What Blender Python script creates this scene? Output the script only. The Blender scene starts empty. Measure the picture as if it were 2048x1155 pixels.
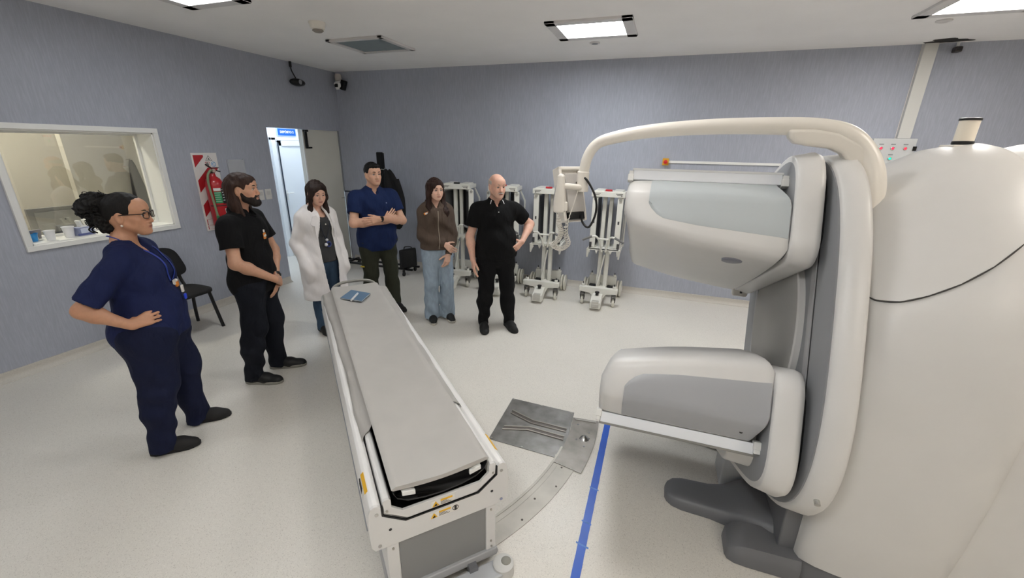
import bpy, bmesh, math, random
import numpy as np
from mathutils import Vector, Matrix
random.seed(4)
rng = np.random.default_rng(4)
S = bpy.context.scene
COL = S.collection
PI = math.pi

# ---------------------------------------------------------------- camera
CF, CP, CR, CY = 827.66, -.33107, -.017734, .332248
def _rot(p, r, y):
    cy, sy = math.cos(y), math.sin(y); cp, sp = math.cos(p), math.sin(p); cr, sr = math.cos(r), math.sin(r)
    return (np.array([[cy, -sy, 0], [sy, cy, 0], [0, 0, 1]]) @ np.array([[1, 0, 0], [0, cp, -sp], [0, sp, cp]])
            @ np.array([[cr, 0, sr], [0, 1, 0], [-sr, 0, cr]]))
CRM = _rot(CP, CR, CY)
cam_d = bpy.data.cameras.new('camera'); cam = bpy.data.objects.new('camera', cam_d); COL.objects.link(cam)
cam_d.sensor_width = 36; cam_d.lens = CF * 36 / 2048; cam_d.clip_start = .05
m = Matrix.Identity(4)
for i in range(3):
    m[i][0] = CRM[i, 0]; m[i][1] = CRM[i, 2]; m[i][2] = -CRM[i, 1]
m[2][3] = 1.95
cam.matrix_world = m
S.camera = cam

# ---------------------------------------------------------------- world, lights, exposure
S.view_settings.view_transform = 'Standard'; S.view_settings.look = 'None'
S.view_settings.gamma = 1; S.view_settings.use_curve_mapping = False
S.view_settings.exposure = 1.58
S.cycles.diffuse_bounces = 6; S.cycles.max_bounces = 12
W = bpy.data.worlds.new('world'); S.world = W; W.use_nodes = True
W.node_tree.nodes['Background'].inputs[0].default_value = (.5, .52, .55, 1)
W.node_tree.nodes['Background'].inputs[1].default_value = .3
COOL, WARM = (.95, .985, 1.0), (1.0, .92, .82)
# recessed ceiling panels: x0, x1, y0, y1, colour, strength (built as real luminaires with the ceiling)
PANELS = [(-1.145, -.40, 4.09, 4.73, COOL, 13), (-3.86, -3.22, 2.27, 2.90, COOL, 6), (1.76, 2.5, 4.09, 4.73, (1, .98, .96), 11),
          (-.9, -.2, 1.9, 2.54, (1, .98, .96), 6), (1.9, 2.6, 1.7, 2.34, WARM, 8), (-3.86, -3.22, -.1, .54, COOL, 5),
          (-.9, -.2, -.6, .04, (.98, .99, 1), 13), (1.9, 2.6, -.6, .04, WARM, 10)]

# ---------------------------------------------------------------- helpers
def lin(h):
    h = h.lstrip('#'); c = [int(h[i:i + 2], 16) / 255 for i in (0, 2, 4)]
    return tuple(x / 12.92 if x <= .04045 else ((x + .055) / 1.055) ** 2.4 for x in c) + (1,)
MATS = {}
def mat(name, col, rough=.5, metal=0, spec=.5, var=0, vscale=40, bump=0, bscale=200, coat=0, stretch=None, attr=None, sss=0, alpha=1):
    if name in MATS: return MATS[name]
    M = bpy.data.materials.new(name); M.use_nodes = True; nt = M.node_tree; b = nt.nodes['Principled BSDF']
    c = lin(col) if isinstance(col, str) else tuple(col) + (1,) * (4 - len(col))
    b.inputs['Base Color'].default_value = c; b.inputs['Roughness'].default_value = rough; b.inputs['Metallic'].default_value = metal
    b.inputs['Specular IOR Level'].default_value = spec
    if coat: b.inputs['Coat Weight'].default_value = coat
    if sss: b.inputs['Subsurface Weight'].default_value = sss; b.inputs['Subsurface Scale'].default_value = .01
    if alpha < 1: b.inputs['Alpha'].default_value = alpha
    tc = nt.nodes.new('ShaderNodeTexCoord'); vec = tc.outputs['Object']
    if stretch:
        mp = nt.nodes.new('ShaderNodeMapping'); mp.inputs['Scale'].default_value = stretch
        nt.links.new(vec, mp.inputs['Vector']); vec = mp.outputs['Vector']
    src = None
    if attr:
        a = nt.nodes.new('ShaderNodeVertexColor'); a.layer_name = attr; src = a.outputs['Color']; nt.links.new(src, b.inputs['Base Color'])
    if var:
        n = nt.nodes.new('ShaderNodeTexNoise'); n.inputs['Scale'].default_value = vscale; n.inputs['Detail'].default_value = 4
        nt.links.new(vec, n.inputs['Vector'])
        mr = nt.nodes.new('ShaderNodeMapRange'); mr.inputs['From Min'].default_value = .3; mr.inputs['From Max'].default_value = .7
        mr.inputs['To Min'].default_value = 1 - var; mr.inputs['To Max'].default_value = 1 + var
        nt.links.new(n.outputs['Fac'], mr.inputs['Value'])
        mx = nt.nodes.new('ShaderNodeMix'); mx.data_type = 'RGBA'; mx.blend_type = 'MULTIPLY'; mx.inputs['Factor'].default_value = 1
        if src: nt.links.new(src, mx.inputs['A'])
        else: mx.inputs['A'].default_value = c
        nt.links.new(mr.outputs['Result'], mx.inputs['B']); nt.links.new(mx.outputs['Result'], b.inputs['Base Color'])
    if bump:
        n = nt.nodes.new('ShaderNodeTexNoise'); n.inputs['Scale'].default_value = bscale; n.inputs['Detail'].default_value = 3
        nt.links.new(vec, n.inputs['Vector'])
        bp = nt.nodes.new('ShaderNodeBump'); bp.inputs['Strength'].default_value = bump; bp.inputs['Distance'].default_value = .004
        nt.links.new(n.outputs['Fac'], bp.inputs['Height']); nt.links.new(bp.outputs['Normal'], b.inputs['Normal'])
    MATS[name] = M
    return M
def emit(name, col, strength):
    M = bpy.data.materials.new(name); M.use_nodes = True; b = M.node_tree.nodes['Principled BSDF']
    b.inputs['Base Color'].default_value = tuple(col) + (1,); b.inputs['Emission Color'].default_value = tuple(col) + (1,)
    b.inputs['Emission Strength'].default_value = strength
    return M

class MB:
    """collects vertices and faces for one mesh"""
    def __init__(s): s.v = []; s.f = []; s.mi = []; s.cur = 0
    def add(s, vs, fs, M=None):
        o = len(s.v)
        for p in vs:
            p = Vector(p); s.v.append(M @ p if M else p)
        for f in fs: s.f.append([o + i for i in f]); s.mi.append(s.cur)
        return s
    def box(s, c, d, rot=None, taper=None):
        x, y, z = d[0] / 2, d[1] / 2, d[2] / 2
        vs = [Vector((sx * x, sy * y, sz * z)) for sz in (-1, 1) for sy in (-1, 1) for sx in (-1, 1)]
        if taper:
            for q in vs[4:]: q.x *= taper[0]; q.y *= taper[1]
        R = Matrix.Identity(3) if rot is None else (Matrix.Rotation(rot, 3, 'Z') if not isinstance(rot, Matrix) else rot)
        return s.add([R @ q + Vector(c) for q in vs], [(0, 2, 3, 1), (4, 5, 7, 6), (0, 1, 5, 4), (2, 6, 7, 3), (0, 4, 6, 2), (1, 3, 7, 5)])
    def bar(s, a, b, w, h=None, up=(0, 0, 1)):
        a, b = Vector(a), Vector(b); h = h or w; d = (b - a); L = d.length; z = d.normalized(); x = Vector(up).cross(z)
        if x.length < 1e-4: x = Vector((1, 0, 0)).cross(z)
        x.normalize(); y = z.cross(x)
        R = Matrix((x, y, z)).transposed()
        return s.box((a + b) / 2, (w, h, L), R)
    def tube(s, pts, r, n=12, cap=True, closed=False, flat=1.0, up=None):
        pts = [Vector(p) for p in pts]; N = len(pts); rr = r if hasattr(r, '__len__') else [r] * N
        T = [(pts[min(i + 1, N - 1)] - pts[max(i - 1, 0)]).normalized() if not closed else (pts[(i + 1) % N] - pts[i - 1]).normalized() for i in range(N)]
        u = Vector(up) if up else (Vector((0, 0, 1)) if abs(T[0].z) < .9 else Vector((1, 0, 0)))
        u = (u - T[0] * u.dot(T[0])).normalized(); vs = []
        for i in range(N):
            u = (u - T[i] * u.dot(T[i])).normalized(); w = T[i].cross(u)
            for k in range(n):
                a = 2 * PI * k / n; vs.append(pts[i] + (u * math.cos(a) * flat + w * math.sin(a)) * rr[i])
        fs = []
        for i in range(N if closed else N - 1):
            j = (i + 1) % N
            for k in range(n): fs.append((i * n + k, i * n + (k + 1) % n, j * n + (k + 1) % n, j * n + k))
        if cap and not closed: fs += [tuple(range(n - 1, -1, -1)), tuple((N - 1) * n + k for k in range(n))]
        return s.add(vs, fs)
    def cyl(s, a, b, r, r2=None, n=24): return s.tube([a, b], [r, r if r2 is None else r2], n)
    def prism(s, poly, a, d, u=(1, 0, 0), w=(0, 0, 1)):
        """poly in plane (u, w) at point a, extruded by vector d"""
        a, d, u, w = map(Vector, (a, d, u, w)); n = len(poly)
        p = [a + u * q[0] + w * q[1] for q in poly]; p2 = [q + d for q in p]
        fs = [tuple(range(n - 1, -1, -1)), tuple(range(n, 2 * n))] + [(i, (i + 1) % n, n + (i + 1) % n, n + i) for i in range(n)]
        return s.add(p + p2, fs)
    def loft(s, rings, cap=True, close=True, capend=None):
        n = len(rings[0]); vs = [p for r in rings for p in r]; fs = []
        for i in range(len(rings) - 1):
            for k in range(n if close else n - 1): fs.append((i * n + k, i * n + (k + 1) % n, (i + 1) * n + (k + 1) % n, (i + 1) * n + k))
        if cap:
            fs.append(tuple(range(n - 1, -1, -1))); fs.append(tuple((len(rings) - 1) * n + k for k in range(n)))
        return s.add(vs, fs)
    def lathe(s, prof, c=(0, 0, 0), axis=(0, 0, 1), n=28):
        z = Vector(axis).normalized(); x = Vector((1, 0, 0)) if abs(z.x) < .9 else Vector((0, 1, 0)); x = (x - z * x.dot(z)).normalized(); y = z.cross(x); c = Vector(c)
        rings = [[c + z * h + (x * math.cos(2 * PI * k / n) + y * math.sin(2 * PI * k / n)) * max(r, 1e-5) for k in range(n)] for r, h in prof]
        return s.loft(rings)
    def sph(s, c, r, n=16, m=10):
        r = r if hasattr(r, '__len__') else (r, r, r); c = Vector(c)
        rings = []
        for i in range(m + 1):
            t = -PI / 2 + PI * i / m; q = max(math.cos(t), 1e-4)
            rings.append([c + Vector((r[0] * q * math.cos(2 * PI * k / n), r[1] * q * math.sin(2 * PI * k / n), r[2] * math.sin(t))) for k in range(n)])
        return s.loft(rings)
    def build(s, name, mats, parent=None, bevel=0, seg=2, smooth=True, angle=40, subd=0, solid=0):
        me = bpy.data.meshes.new(name); me.from_pydata([tuple(p) for p in s.v], [], s.f); 
        bm = bmesh.new(); bm.from_mesh(me); bmesh.ops.recalc_face_normals(bm, faces=bm.faces); bm.to_mesh(me); bm.free()
        mats = mats if isinstance(mats, (list, tuple)) else [mats]
        for q in mats: me.materials.append(q)
        if len(mats) > 1: me.polygons.foreach_set('material_index', s.mi)
        o = bpy.data.objects.new(name, me); COL.objects.link(o)
        if smooth:
            me.polygons.foreach_set('use_smooth', [True] * len(me.polygons)); me.set_sharp_from_angle(angle=math.radians(angle))
        if solid: q = o.modifiers.new('solid', 'SOLIDIFY'); q.thickness = solid; q.offset = 0
        if bevel:
            q = o.modifiers.new('bevel', 'BEVEL'); q.width = bevel; q.segments = seg; q.limit_method = 'ANGLE'; q.angle_limit = math.radians(35); q.harden_normals = True
        if subd: q = o.modifiers.new('sub', 'SUBSURF'); q.levels = subd; q.render_levels = subd
        if parent: put(o, parent)
        return o
def put(o, parent):
    o.parent = parent; o.matrix_parent_inverse = parent.matrix_basis.inverted()
def thing(name, label, cat, loc=(0, 0, 0), rz=0, group=None):
    o = bpy.data.objects.new(name, None); COL.objects.link(o); o.empty_display_size = .1
    o.location = loc; o.rotation_euler = (0, 0, rz); tag(o, label, cat, group); return o
def tag(o, label, cat, group=None, kind=None):
    o['label'] = label; o['category'] = cat
    if group: o['group'] = group
    if kind: o['kind'] = kind
    return o
def struct(o): o['kind'] = 'structure'; return o
def lab(o, t): o['label'] = t; return o
def smooth_path(pts, n=6):
    P = [Vector(p) for p in pts]; out = []
    for i in range(len(P) - 1):
        p0 = P[max(i - 1, 0)]; p1 = P[i]; p2 = P[i + 1]; p3 = P[min(i + 2, len(P) - 1)]
        for k in range(n):
            t = k / n; out.append(.5 * ((2 * p1) + (p2 - p0) * t + (2 * p0 - 5 * p1 + 4 * p2 - p3) * t * t + (3 * p1 - p0 - 3 * p2 + p3) * t ** 3))
    out.append(P[-1]); return out
def text(name, body, size, M4, mt, parent, ext=.0008, align='CENTER', bold=0):
    cu = bpy.data.curves.new(name, 'FONT'); cu.body = body; cu.size = size; cu.extrude = ext; cu.align_x = align; cu.align_y = 'CENTER'; cu.offset = bold
    t = bpy.data.objects.new(name, cu); COL.objects.link(t); bpy.context.view_layer.update()
    me = bpy.data.meshes.new_from_object(t.evaluated_get(bpy.context.evaluated_depsgraph_get())); bpy.data.objects.remove(t)
    me.name = name; me.transform(M4); me.materials.clear(); me.materials.append(mt)
    o = bpy.data.objects.new(name, me); COL.objects.link(o)
    if parent: put(o, parent)
    return o
def frame4(o, x, y):
    x, y = Vector(x).normalized(), Vector(y).normalized(); z = x.cross(y); M = Matrix.Identity(4)
    for i in range(3): M[i][0] = x[i]; M[i][1] = y[i]; M[i][2] = z[i]; M[i][3] = o[i]
    return M
white_plastic = mat('white_plastic', '#d3d2d0', .38, var=.015, vscale=6)
cream_plastic = mat('cream_plastic', '#e6e1d8', .35)
grey_plastic = mat('grey_plastic', '#8e9093', .45)
dark_grey_plastic = mat('dark_grey_plastic', '#6d6e72', .4)
black_plastic = mat('black_plastic', '#0c0c0d', .35)
chrome = mat('chrome', '#c8c8c6', .18, 1)
steel = mat('steel', '#b0ada6', .32, .9, var=.08, vscale=8)
white_paint = mat('white_paint', '#e9e9e6', .4)
# ================================================================ the setting
def wall_mat(name, c1, c2, c3, axis):
    M = bpy.data.materials.new(name); M.use_nodes = True; nt = M.node_tree; b = nt.nodes['Principled BSDF']; b.inputs['Roughness'].default_value = .55
    b.inputs['Specular IOR Level'].default_value = .3
    tc = nt.nodes.new('ShaderNodeTexCoord'); mp = nt.nodes.new('ShaderNodeMapping'); mp.inputs['Scale'].default_value = (90, 90, 9)
    nt.links.new(tc.outputs['Object'], mp.inputs['Vector'])
    n1 = nt.nodes.new('ShaderNodeTexNoise'); n1.inputs['Scale'].default_value = 1; n1.inputs['Detail'].default_value = 5; n1.inputs['Distortion'].default_value = .15
    nt.links.new(mp.outputs['Vector'], n1.inputs['Vector'])
    r = nt.nodes.new('ShaderNodeValToRGB'); e = r.color_ramp.elements
    e[0].position = .36; e[0].color = lin(c1); e[1].position = .72; e[1].color = lin(c3); k = e.new(.52); k.color = lin(c2)
    nt.links.new(n1.outputs['Fac'], r.inputs['Fac'])
    n2 = nt.nodes.new('ShaderNodeTexNoise'); n2.inputs['Scale'].default_value = 2.2; n2.inputs['Detail'].default_value = 2
    nt.links.new(tc.outputs['Object'], n2.inputs['Vector'])
    mr = nt.nodes.new('ShaderNodeMapRange'); mr.inputs['To Min'].default_value = .94; mr.inputs['To Max'].default_value = 1.06; nt.links.new(n2.outputs['Fac'], mr.inputs['Value'])
    mx = nt.nodes.new('ShaderNodeMix'); mx.data_type = 'RGBA'; mx.blend_type = 'MULTIPLY'; mx.inputs['Factor'].default_value = 1
    nt.links.new(r.outputs['Color'], mx.inputs['A']); nt.links.new(mr.outputs['Result'], mx.inputs['B']); nt.links.new(mx.outputs['Result'], b.inputs['Base Color'])
    return M
wallpaper = wall_mat('wall_vinyl', '#a4a8b3', '#a8acb8', '#afb3be', 0)
def floor_mat():
    M = bpy.data.materials.new('floor_vinyl'); M.use_nodes = True; nt = M.node_tree; b = nt.nodes['Principled BSDF']; b.inputs['Roughness'].default_value = .32
    b.inputs['Specular IOR Level'].default_value = .4
    tc = nt.nodes.new('ShaderNodeTexCoord')
    v = nt.nodes.new('ShaderNodeTexVoronoi'); v.inputs['Scale'].default_value = 300; v.inputs['Randomness'].default_value = 1; nt.links.new(tc.outputs['Object'], v.inputs['Vector'])
    r = nt.nodes.new('ShaderNodeValToRGB'); e = r.color_ramp.elements; e[0].position = 0; e[0].color = lin('#bdb8b0'); e[1].position = 1; e[1].color = lin('#e4e0d8')
    for p, c in ((.05, '#cdc8c0'), (.10, '#d8d4cc'), (.8, '#dcd8d0')): k = e.new(p); k.color = lin(c)
    sp = nt.nodes.new('ShaderNodeSeparateColor'); nt.links.new(v.outputs['Color'], sp.inputs['Color']); nt.links.new(sp.outputs['Red'], r.inputs['Fac'])
    n2 = nt.nodes.new('ShaderNodeTexNoise'); n2.inputs['Scale'].default_value = 1.3; n2.inputs['Detail'].default_value = 5; nt.links.new(tc.outputs['Object'], n2.inputs['Vector'])
    mr = nt.nodes.new('ShaderNodeMapRange'); mr.inputs['To Min'].default_value = .93; mr.inputs['To Max'].default_value = 1.07; nt.links.new(n2.outputs['Fac'], mr.inputs['Value'])
    mx = nt.nodes.new('ShaderNodeMix'); mx.data_type = 'RGBA'; mx.blend_type = 'MULTIPLY'; mx.inputs['Factor'].default_value = 1
    nt.links.new(r.outputs['Color'], mx.inputs['A']); nt.links.new(mr.outputs['Result'], mx.inputs['B']); nt.links.new(mx.outputs['Result'], b.inputs['Base Color'])
    mr2 = nt.nodes.new('ShaderNodeMapRange'); mr2.inputs['To Min'].default_value = .26; mr2.inputs['To Max'].default_value = .46; nt.links.new(n2.outputs['Fac'], mr2.inputs['Value']); nt.links.new(mr2.outputs['Result'], b.inputs['Roughness'])
    return M
floor_vinyl = floor_mat()
skirting = mat('skirting_vinyl', '#c3beb5', .4, var=.06, vscale=120)
ceil_mat = mat('ceiling_paint', '#f7f5f3', .8, var=.02, vscale=2)
beige_wall = mat('beige_wall', '#d6d1c4', .7, var=.02, vscale=3)
corr_white = mat('white_wall_paint', '#f0eeea', .7)
XL, YB, H = -5.02, 5.87, 3.0
XR, YF = 4.6, -2.6
def bx(name, c0, c1, mt, parent=None, bevel=0):
    c = [(a + b) / 2 for a, b in zip(c0, c1)]; d = [abs(a - b) for a, b in zip(c0, c1)]
    return MB().box(c, d).build(name, mt, parent, bevel, smooth=bool(bevel))
struct(bx('floor', (-8, -2.9, -.12), (4.9, 7.6, 0), floor_vinyl))
# ceiling with recesses for the luminaires
cm = MB()
xs = sorted({-8, 4.9} | {p[0] for p in PANELS} | {p[1] for p in PANELS}); ys = sorted({-2.9, 7.6} | {p[2] for p in PANELS} | {p[3] for p in PANELS})
for i in range(len(xs) - 1):
    for j in range(len(ys) - 1):
        cx, cy = (xs[i] + xs[i + 1]) / 2, (ys[j] + ys[j + 1]) / 2
        if any(p[0] < cx < p[1] and p[2] < cy < p[3] for p in PANELS): continue
        cm.add([(xs[i], ys[j], H), (xs[i + 1], ys[j], H), (xs[i + 1], ys[j + 1], H), (xs[i], ys[j + 1], H)], [(0, 3, 2, 1)])
cm.add([(-8, -2.9, H + .2), (4.9, -2.9, H + .2), (4.9, 7.6, H + .2), (-8, 7.6, H + .2)], [(0, 1, 2, 3)])
struct(cm.build('ceiling', ceil_mat, smooth=False))
# left wall with control window and doorway
WY0, WY1, WZ0, WZ1 = 1.92, 3.07, 1.075, 2.02
DY0, DZ = 4.46, 2.145
wl = MB(); T = .26
for y0, y1, z0, z1 in ((-2.9, WY0, 0, H), (WY0, WY1, 0, WZ0), (WY0, WY1, WZ1, H), (WY1, DY0, 0, H), (DY0, YB + .13, DZ, H)):
    wl.box((XL - T / 2, (y0 + y1) / 2, (z0 + z1) / 2), (T, y1 - y0, z1 - z0))
struct(wl.build('wall_left', wallpaper, smooth=False))
struct(bx('wall_back', (XL - .1, YB, 0), (4.9, YB + .13, H), wallpaper))
struct(bx('wall_right', (XR, -2.9, 0), (XR + .15, YB, H), corr_white))
struct(bx('wall_front', (-5.2, YF - .15, 0), (XR, YF, H), corr_white))
# coved vinyl skirting
def cove(name, a, b, inward):
    a, b, w = Vector(a), Vector(b), Vector(inward); prof = [(0, .082), (.008, .08), (.009, .05), (.014, .03), (.028, .014), (.05, .004), (.05, 0), (0, 0)]
    u = MB(); u.prism(prof, a, b - a, w, (0, 0, 1)); return struct(u.build(name, skirting, smooth=True, angle=70))
cove('baseboard_left', (XL, -2.6, 0), (XL, DY0 - .01, 0), (1, 0, 0))
cove('baseboard_back', (XL + .02, YB, 0), (XR, YB, 0), (0, -1, 0))
cove('baseboard_right', (XR, -2.6, 0), (XR, YB, 0), (-1, 0, 0))
# control window: liner, face frame, glass
def picture_frame(mb, y0, y1, z0, z1, w, x, d):
    mb.box((x, (y0 + y1) / 2, z1 + w / 2), (d, y1 - y0 + 2 * w, w)); mb.box((x, (y0 + y1) / 2, z0 - w / 2), (d, y1 - y0 + 2 * w, w))
    mb.box((x, y0 - w / 2, (z0 + z1) / 2), (d, w, z1 - z0)); mb.box((x, y1 + w / 2, (z0 + z1) / 2), (d, w, z1 - z0)); return mb
wf = picture_frame(MB(), WY0, WY1, WZ0, WZ1, .045, XL + .006, .03).build('window_1', white_paint, bevel=.003); struct(wf)
ln = MB()
for c, d in (((XL - .14, (WY0 + WY1) / 2, WZ0 + .006), (.28, WY1 - WY0, .012)), ((XL - .14, (WY0 + WY1) / 2, WZ1 - .006), (.28, WY1 - WY0, .012)),
             ((XL - .14, WY0 + .006, (WZ0 + WZ1) / 2), (.28, .012, WZ1 - WZ0)), ((XL - .14, WY1 - .006, (WZ0 + WZ1) / 2), (.28, .012, WZ1 - WZ0))): ln.box(c, d)
ln.build('window_liner', white_paint, wf)
picture_frame(MB(), WY0 + .035, WY1 - .035, WZ0 + .035, WZ1 - .03, .035, XL - .245, .03).build('window_frame', white_paint, wf, bevel=.003)
G = bpy.data.materials.new('window_glass'); G.use_nodes = True; nt = G.node_tree; nt.nodes.clear()
o_ = nt.nodes.new('ShaderNodeOutputMaterial'); mx = nt.nodes.new('ShaderNodeMixShader'); tr = nt.nodes.new('ShaderNodeBsdfTransparent'); gl = nt.nodes.new('ShaderNodeBsdfGlossy')
gl.inputs['Roughness'].default_value = .02; tr.inputs['Color'].default_value = (.86, .86, .82, 1); mx.inputs[0].default_value = .14
nt.links.new(tr.outputs[0], mx.inputs[1]); nt.links.new(gl.outputs[0], mx.inputs[2]); nt.links.new(mx.outputs[0], o_.inputs[0])
MB().box((XL - .245, (WY0 + WY1) / 2, (WZ0 + WZ1) / 2), (.008, WY1 - WY0 - .06, WZ1 - WZ0 - .06)).build('window_pane', G, wf, smooth=False)
# control booth beyond the glass
struct(bx('wall_booth', (-7.0, 0, 0), (-6.9, 4.3, H), beige_wall))
pt = MB(); pt.box((-6.2, 3.57, H / 2), (.08, 1.42, H)); struct(pt.build('wall_booth_partition', beige_wall, smooth=False))
struct(bx('wall_booth_side', (-6.9, 4.2, 0), (-5.28, 4.32, H), beige_wall)); struct(bx('wall_booth_end', (-6.9, .1, 0), (-5.28, .2, H), beige_wall))
# corridor beyond the doorway
corr = mat('corridor_paint', '#e2e8ee', .6)
struct(bx('wall_corridor', (-6.32, 4.34, 0), (-6.22, 7.5, H), corr)); struct(bx('wall_corridor_end', (-6.22, 7.4, 0), (-5.0, 7.5, H), corr))
struct(bx('wall_corridor_near', (-6.22, 4.32, 0), (-5.28, 4.36, H), corr))
struct(bx('wall_corridor_side', (-5.2, 6.0, 0), (-5.12, 7.4, H), corr))
# store-room door on the corridor wall
pvc = mat('pvc_white', '#eef2f6', .3)
d1 = bpy.data.objects.new('door_1', None); COL.objects.link(d1); d1.location = (-6.2, 6.1, 0); struct(d1)
x = -6.2
u = MB(); y0, y1, zt = 5.54, 6.64, 2.03
u.box((x, y0 + .045, zt / 2), (.05, .09, zt)); u.box((x, y1 - .045, zt / 2), (.05, .09, zt)); u.box((x, (y0 + y1) / 2, zt - .02), (.05, y1 - y0, .05)); u.build('door_frame', pvc, d1, bevel=.006)
u = MB(); u.box((x - .008, 6.09, 1.0), (.03, .9, 1.99))
u.box((x + .012, 5.69, 1.0), (.02, .09, 1.98)); u.box((x + .012, 6.49, 1.0), (.02, .09, 1.98)); u.box((x + .012, 6.09, 1.94), (.02, .9, .09)); u.box((x + .012, 6.09, .06), (.02, .9, .1)); u.build('door_leaf', pvc, d1, bevel=.004)
u = MB(); u.bar((x + .035, 5.655, .03), (x + .035, 5.655, 1.95), .012, .02); u.build('door_seal', mat('door_seal', '#3c4654', .5), d1)
u = MB(); u.box((x + .03, 5.69, 1.08), (.015, .035, .17)); u.bar((x + .06, 5.69, 1.11), (x + .06, 5.81, 1.11), .022); u.cyl((x + .03, 5.69, 1.11), (x + .065, 5.69, 1.11), .012); u.build('door_handle', white_paint, d1, bevel=.002)
sg = thing('door_sign', 'blue sign reading DEPÓSITO 2 above the corridor door', 'sign', (-6.215, 5.9, 2.11))
u = MB(); u.box((-6.205, 5.905, 2.12), (.012, .40, .135)); u.build('sign_plate', mat('sign_pale', '#b9d2ee', .4), sg, bevel=.002)
u = MB(); u.box((-6.2, 5.905, 2.12), (.012, .37, .108)); u.build('sign_panel', mat('sign_blue', '#1663c4', .4), sg)
text('sign_text', 'DEPÓSITO 2', .052, frame4((-6.1935, 5.905, 2.12), (0, 1, 0), (0, 0, 1)), mat('sign_white', '#ffffff', .5), sg, bold=.0012)
# sliding lead door parked in the recess
sd = bpy.data.objects.new('door_2', None); COL.objects.link(sd); sd.location = (-5.1, 5.5, 0); struct(sd)
slide = mat('sliding_door', '#d6d4ca', .45, var=.02, vscale=5)
MB().box((-5.11, 5.475, 1.075), (.07, .75, 2.13)).build('door_panel', slide, sd, bevel=.004)
MB().box((-5.07, 5.105, 1.075), (.012, .02, 2.12)).build('door_edge_strip', white_paint, sd)
u = MB(); u.box((-5.05, 5.15, 2.12), (.05, .07, .03)); u.box((-5.05, 5.135, 2.0), (.02, .018, .24)); u.box((-5.05, 5.165, 2.0), (.02, .014, .24)); u.box((-5.05, 5.185, 1.885), (.03, .1, .022)); u.build('door_roller', black_plastic, sd, bevel=.003)
u = MB(); u.tube(smooth_path([(-5.075, 5.78, 1.08), (-5.03, 5.78, 1.085), (-5.03, 5.80, 1.10), (-5.03, 5.8, 1.16)], 4), .007, 8); u.build('door_pull', chrome, sd)
MB().bar((-5.06, 5.85, 0), (-5.06, 5.85, 2.14), .015).build('door_stop_strip', grey_plastic, sd)

# ---------------------------------------------------------------- luminaires and ceiling fittings
LBL = ['lit square ceiling panel above the cart row, in the middle of the ceiling', 'lit ceiling panel cut off by the top edge above the control window wall', 'lit ceiling panel in the far right corner above the cable duct',
       'lit ceiling panel above the floor arc rail', 'warm lit ceiling panel above the scanner', 'lit ceiling panel behind the camera by the left wall', 'lit ceiling panel behind the camera in mid room', 'warm lit ceiling panel behind the camera by the right wall']
frm = mat('luminaire_frame', '#d9d6d4', .4)
for i, (x0, x1, y0, y1, c, s) in enumerate(PANELS):
    t = thing('ceiling_light', LBL[i], 'ceiling light', ((x0 + x1) / 2, (y0 + y1) / 2, H), group='ceiling light panels')
    u = MB(); w = .075; z = H - .008
    u.box(((x0 + x1) / 2, y0 + w / 2, z), (x1 - x0 + .02, w + .02, .024)); u.box(((x0 + x1) / 2, y1 - w / 2, z), (x1 - x0 + .02, w + .02, .024))
    u.box((x0 + w / 2, (y0 + y1) / 2, z), (w + .02, y1 - y0 + .02, .024)); u.box((x1 - w / 2, (y0 + y1) / 2, z), (w + .02, y1 - y0 + .02, .024)); u.build('light_frame', frm, t, bevel=.004)
    MB().box(((x0 + x1) / 2, (y0 + y1) / 2, H + .006), (x1 - x0 - .13, y1 - y0 - .13, .012)).build('light_diffuser', emit('diffuser_%d' % i, c, s), t, smooth=False)
cl = thing('ceiling_light', 'lit strip light on the corridor ceiling beyond the doorway', 'ceiling light', (-5.7, 5.6, 2.98))
MB().box((-5.75, 5.6, 2.985), (.34, 1.3, .03)).build('light_frame', frm, cl, bevel=.004)
MB().box((-5.75, 5.6, 2.965), (.26, 1.2, .012)).build('light_diffuser', emit('corridor_diffuser', (.88, .95, 1), 9), cl)
cl = thing('ceiling_light', 'lit panel on the control booth ceiling', 'ceiling light', (-6, 2.3, 2.98))
MB().box((-6.0, 2.2, 2.985), (.4, .9, .03)).build('light_frame', frm, cl, bevel=.004)
MB().box((-6.0, 2.2, 2.965), (.32, .8, .012)).build('light_diffuser', emit('booth_diffuser', (1, .96, .88), 18), cl)
pn = thing('access_panel', 'unlit grey access panel in a white frame on the ceiling', 'ceiling panel', (-3.22, 4.42, H))
u = MB(); x0, x1, y0, y1, w = -3.58, -2.87, 4.1, 4.74, .055
for c, d in ((((x0 + x1) / 2, y0 + w / 2), (x1 - x0, w)), (((x0 + x1) / 2, y1 - w / 2), (x1 - x0, w)), ((x0 + w / 2, (y0 + y1) / 2), (w, y1 - y0)), ((x1 - w / 2, (y0 + y1) / 2), (w, y1 - y0))):
    u.box((c[0], c[1], H - .012), (d[0], d[1], .024))
u.build('panel_frame', frm, pn, bevel=.004)
MB().box(((x0 + x1) / 2, (y0 + y1) / 2, H - .006), (x1 - x0 - .1, y1 - y0 - .1, .012)).build('panel_face', mat('panel_grey', '#7f8b8e', .5, var=.04, vscale=30), pn)
sm = thing('smoke_detector', 'small white domed smoke detector on the ceiling', 'smoke detector', (-3.17, 3.55, H))
MB().lathe([(.075, 0), (.075, -.012), (.07, -.02), (.062, -.05), (.045, -.06)], (-3.17, 3.55, H)).build('detector_base', cream_plastic, sm)
MB().lathe([(.045, -.058), (.05, -.068), (.032, -.08), (.008, -.082)], (-3.17, 3.55, H)).build('detector_grille', mat('detector_dark', '#8d867e', .6), sm)
sp = thing('ceiling_spot', 'small round fitting on the ceiling below the middle lit panel', 'ceiling fitting', (-.84, 4.97, H))
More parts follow.
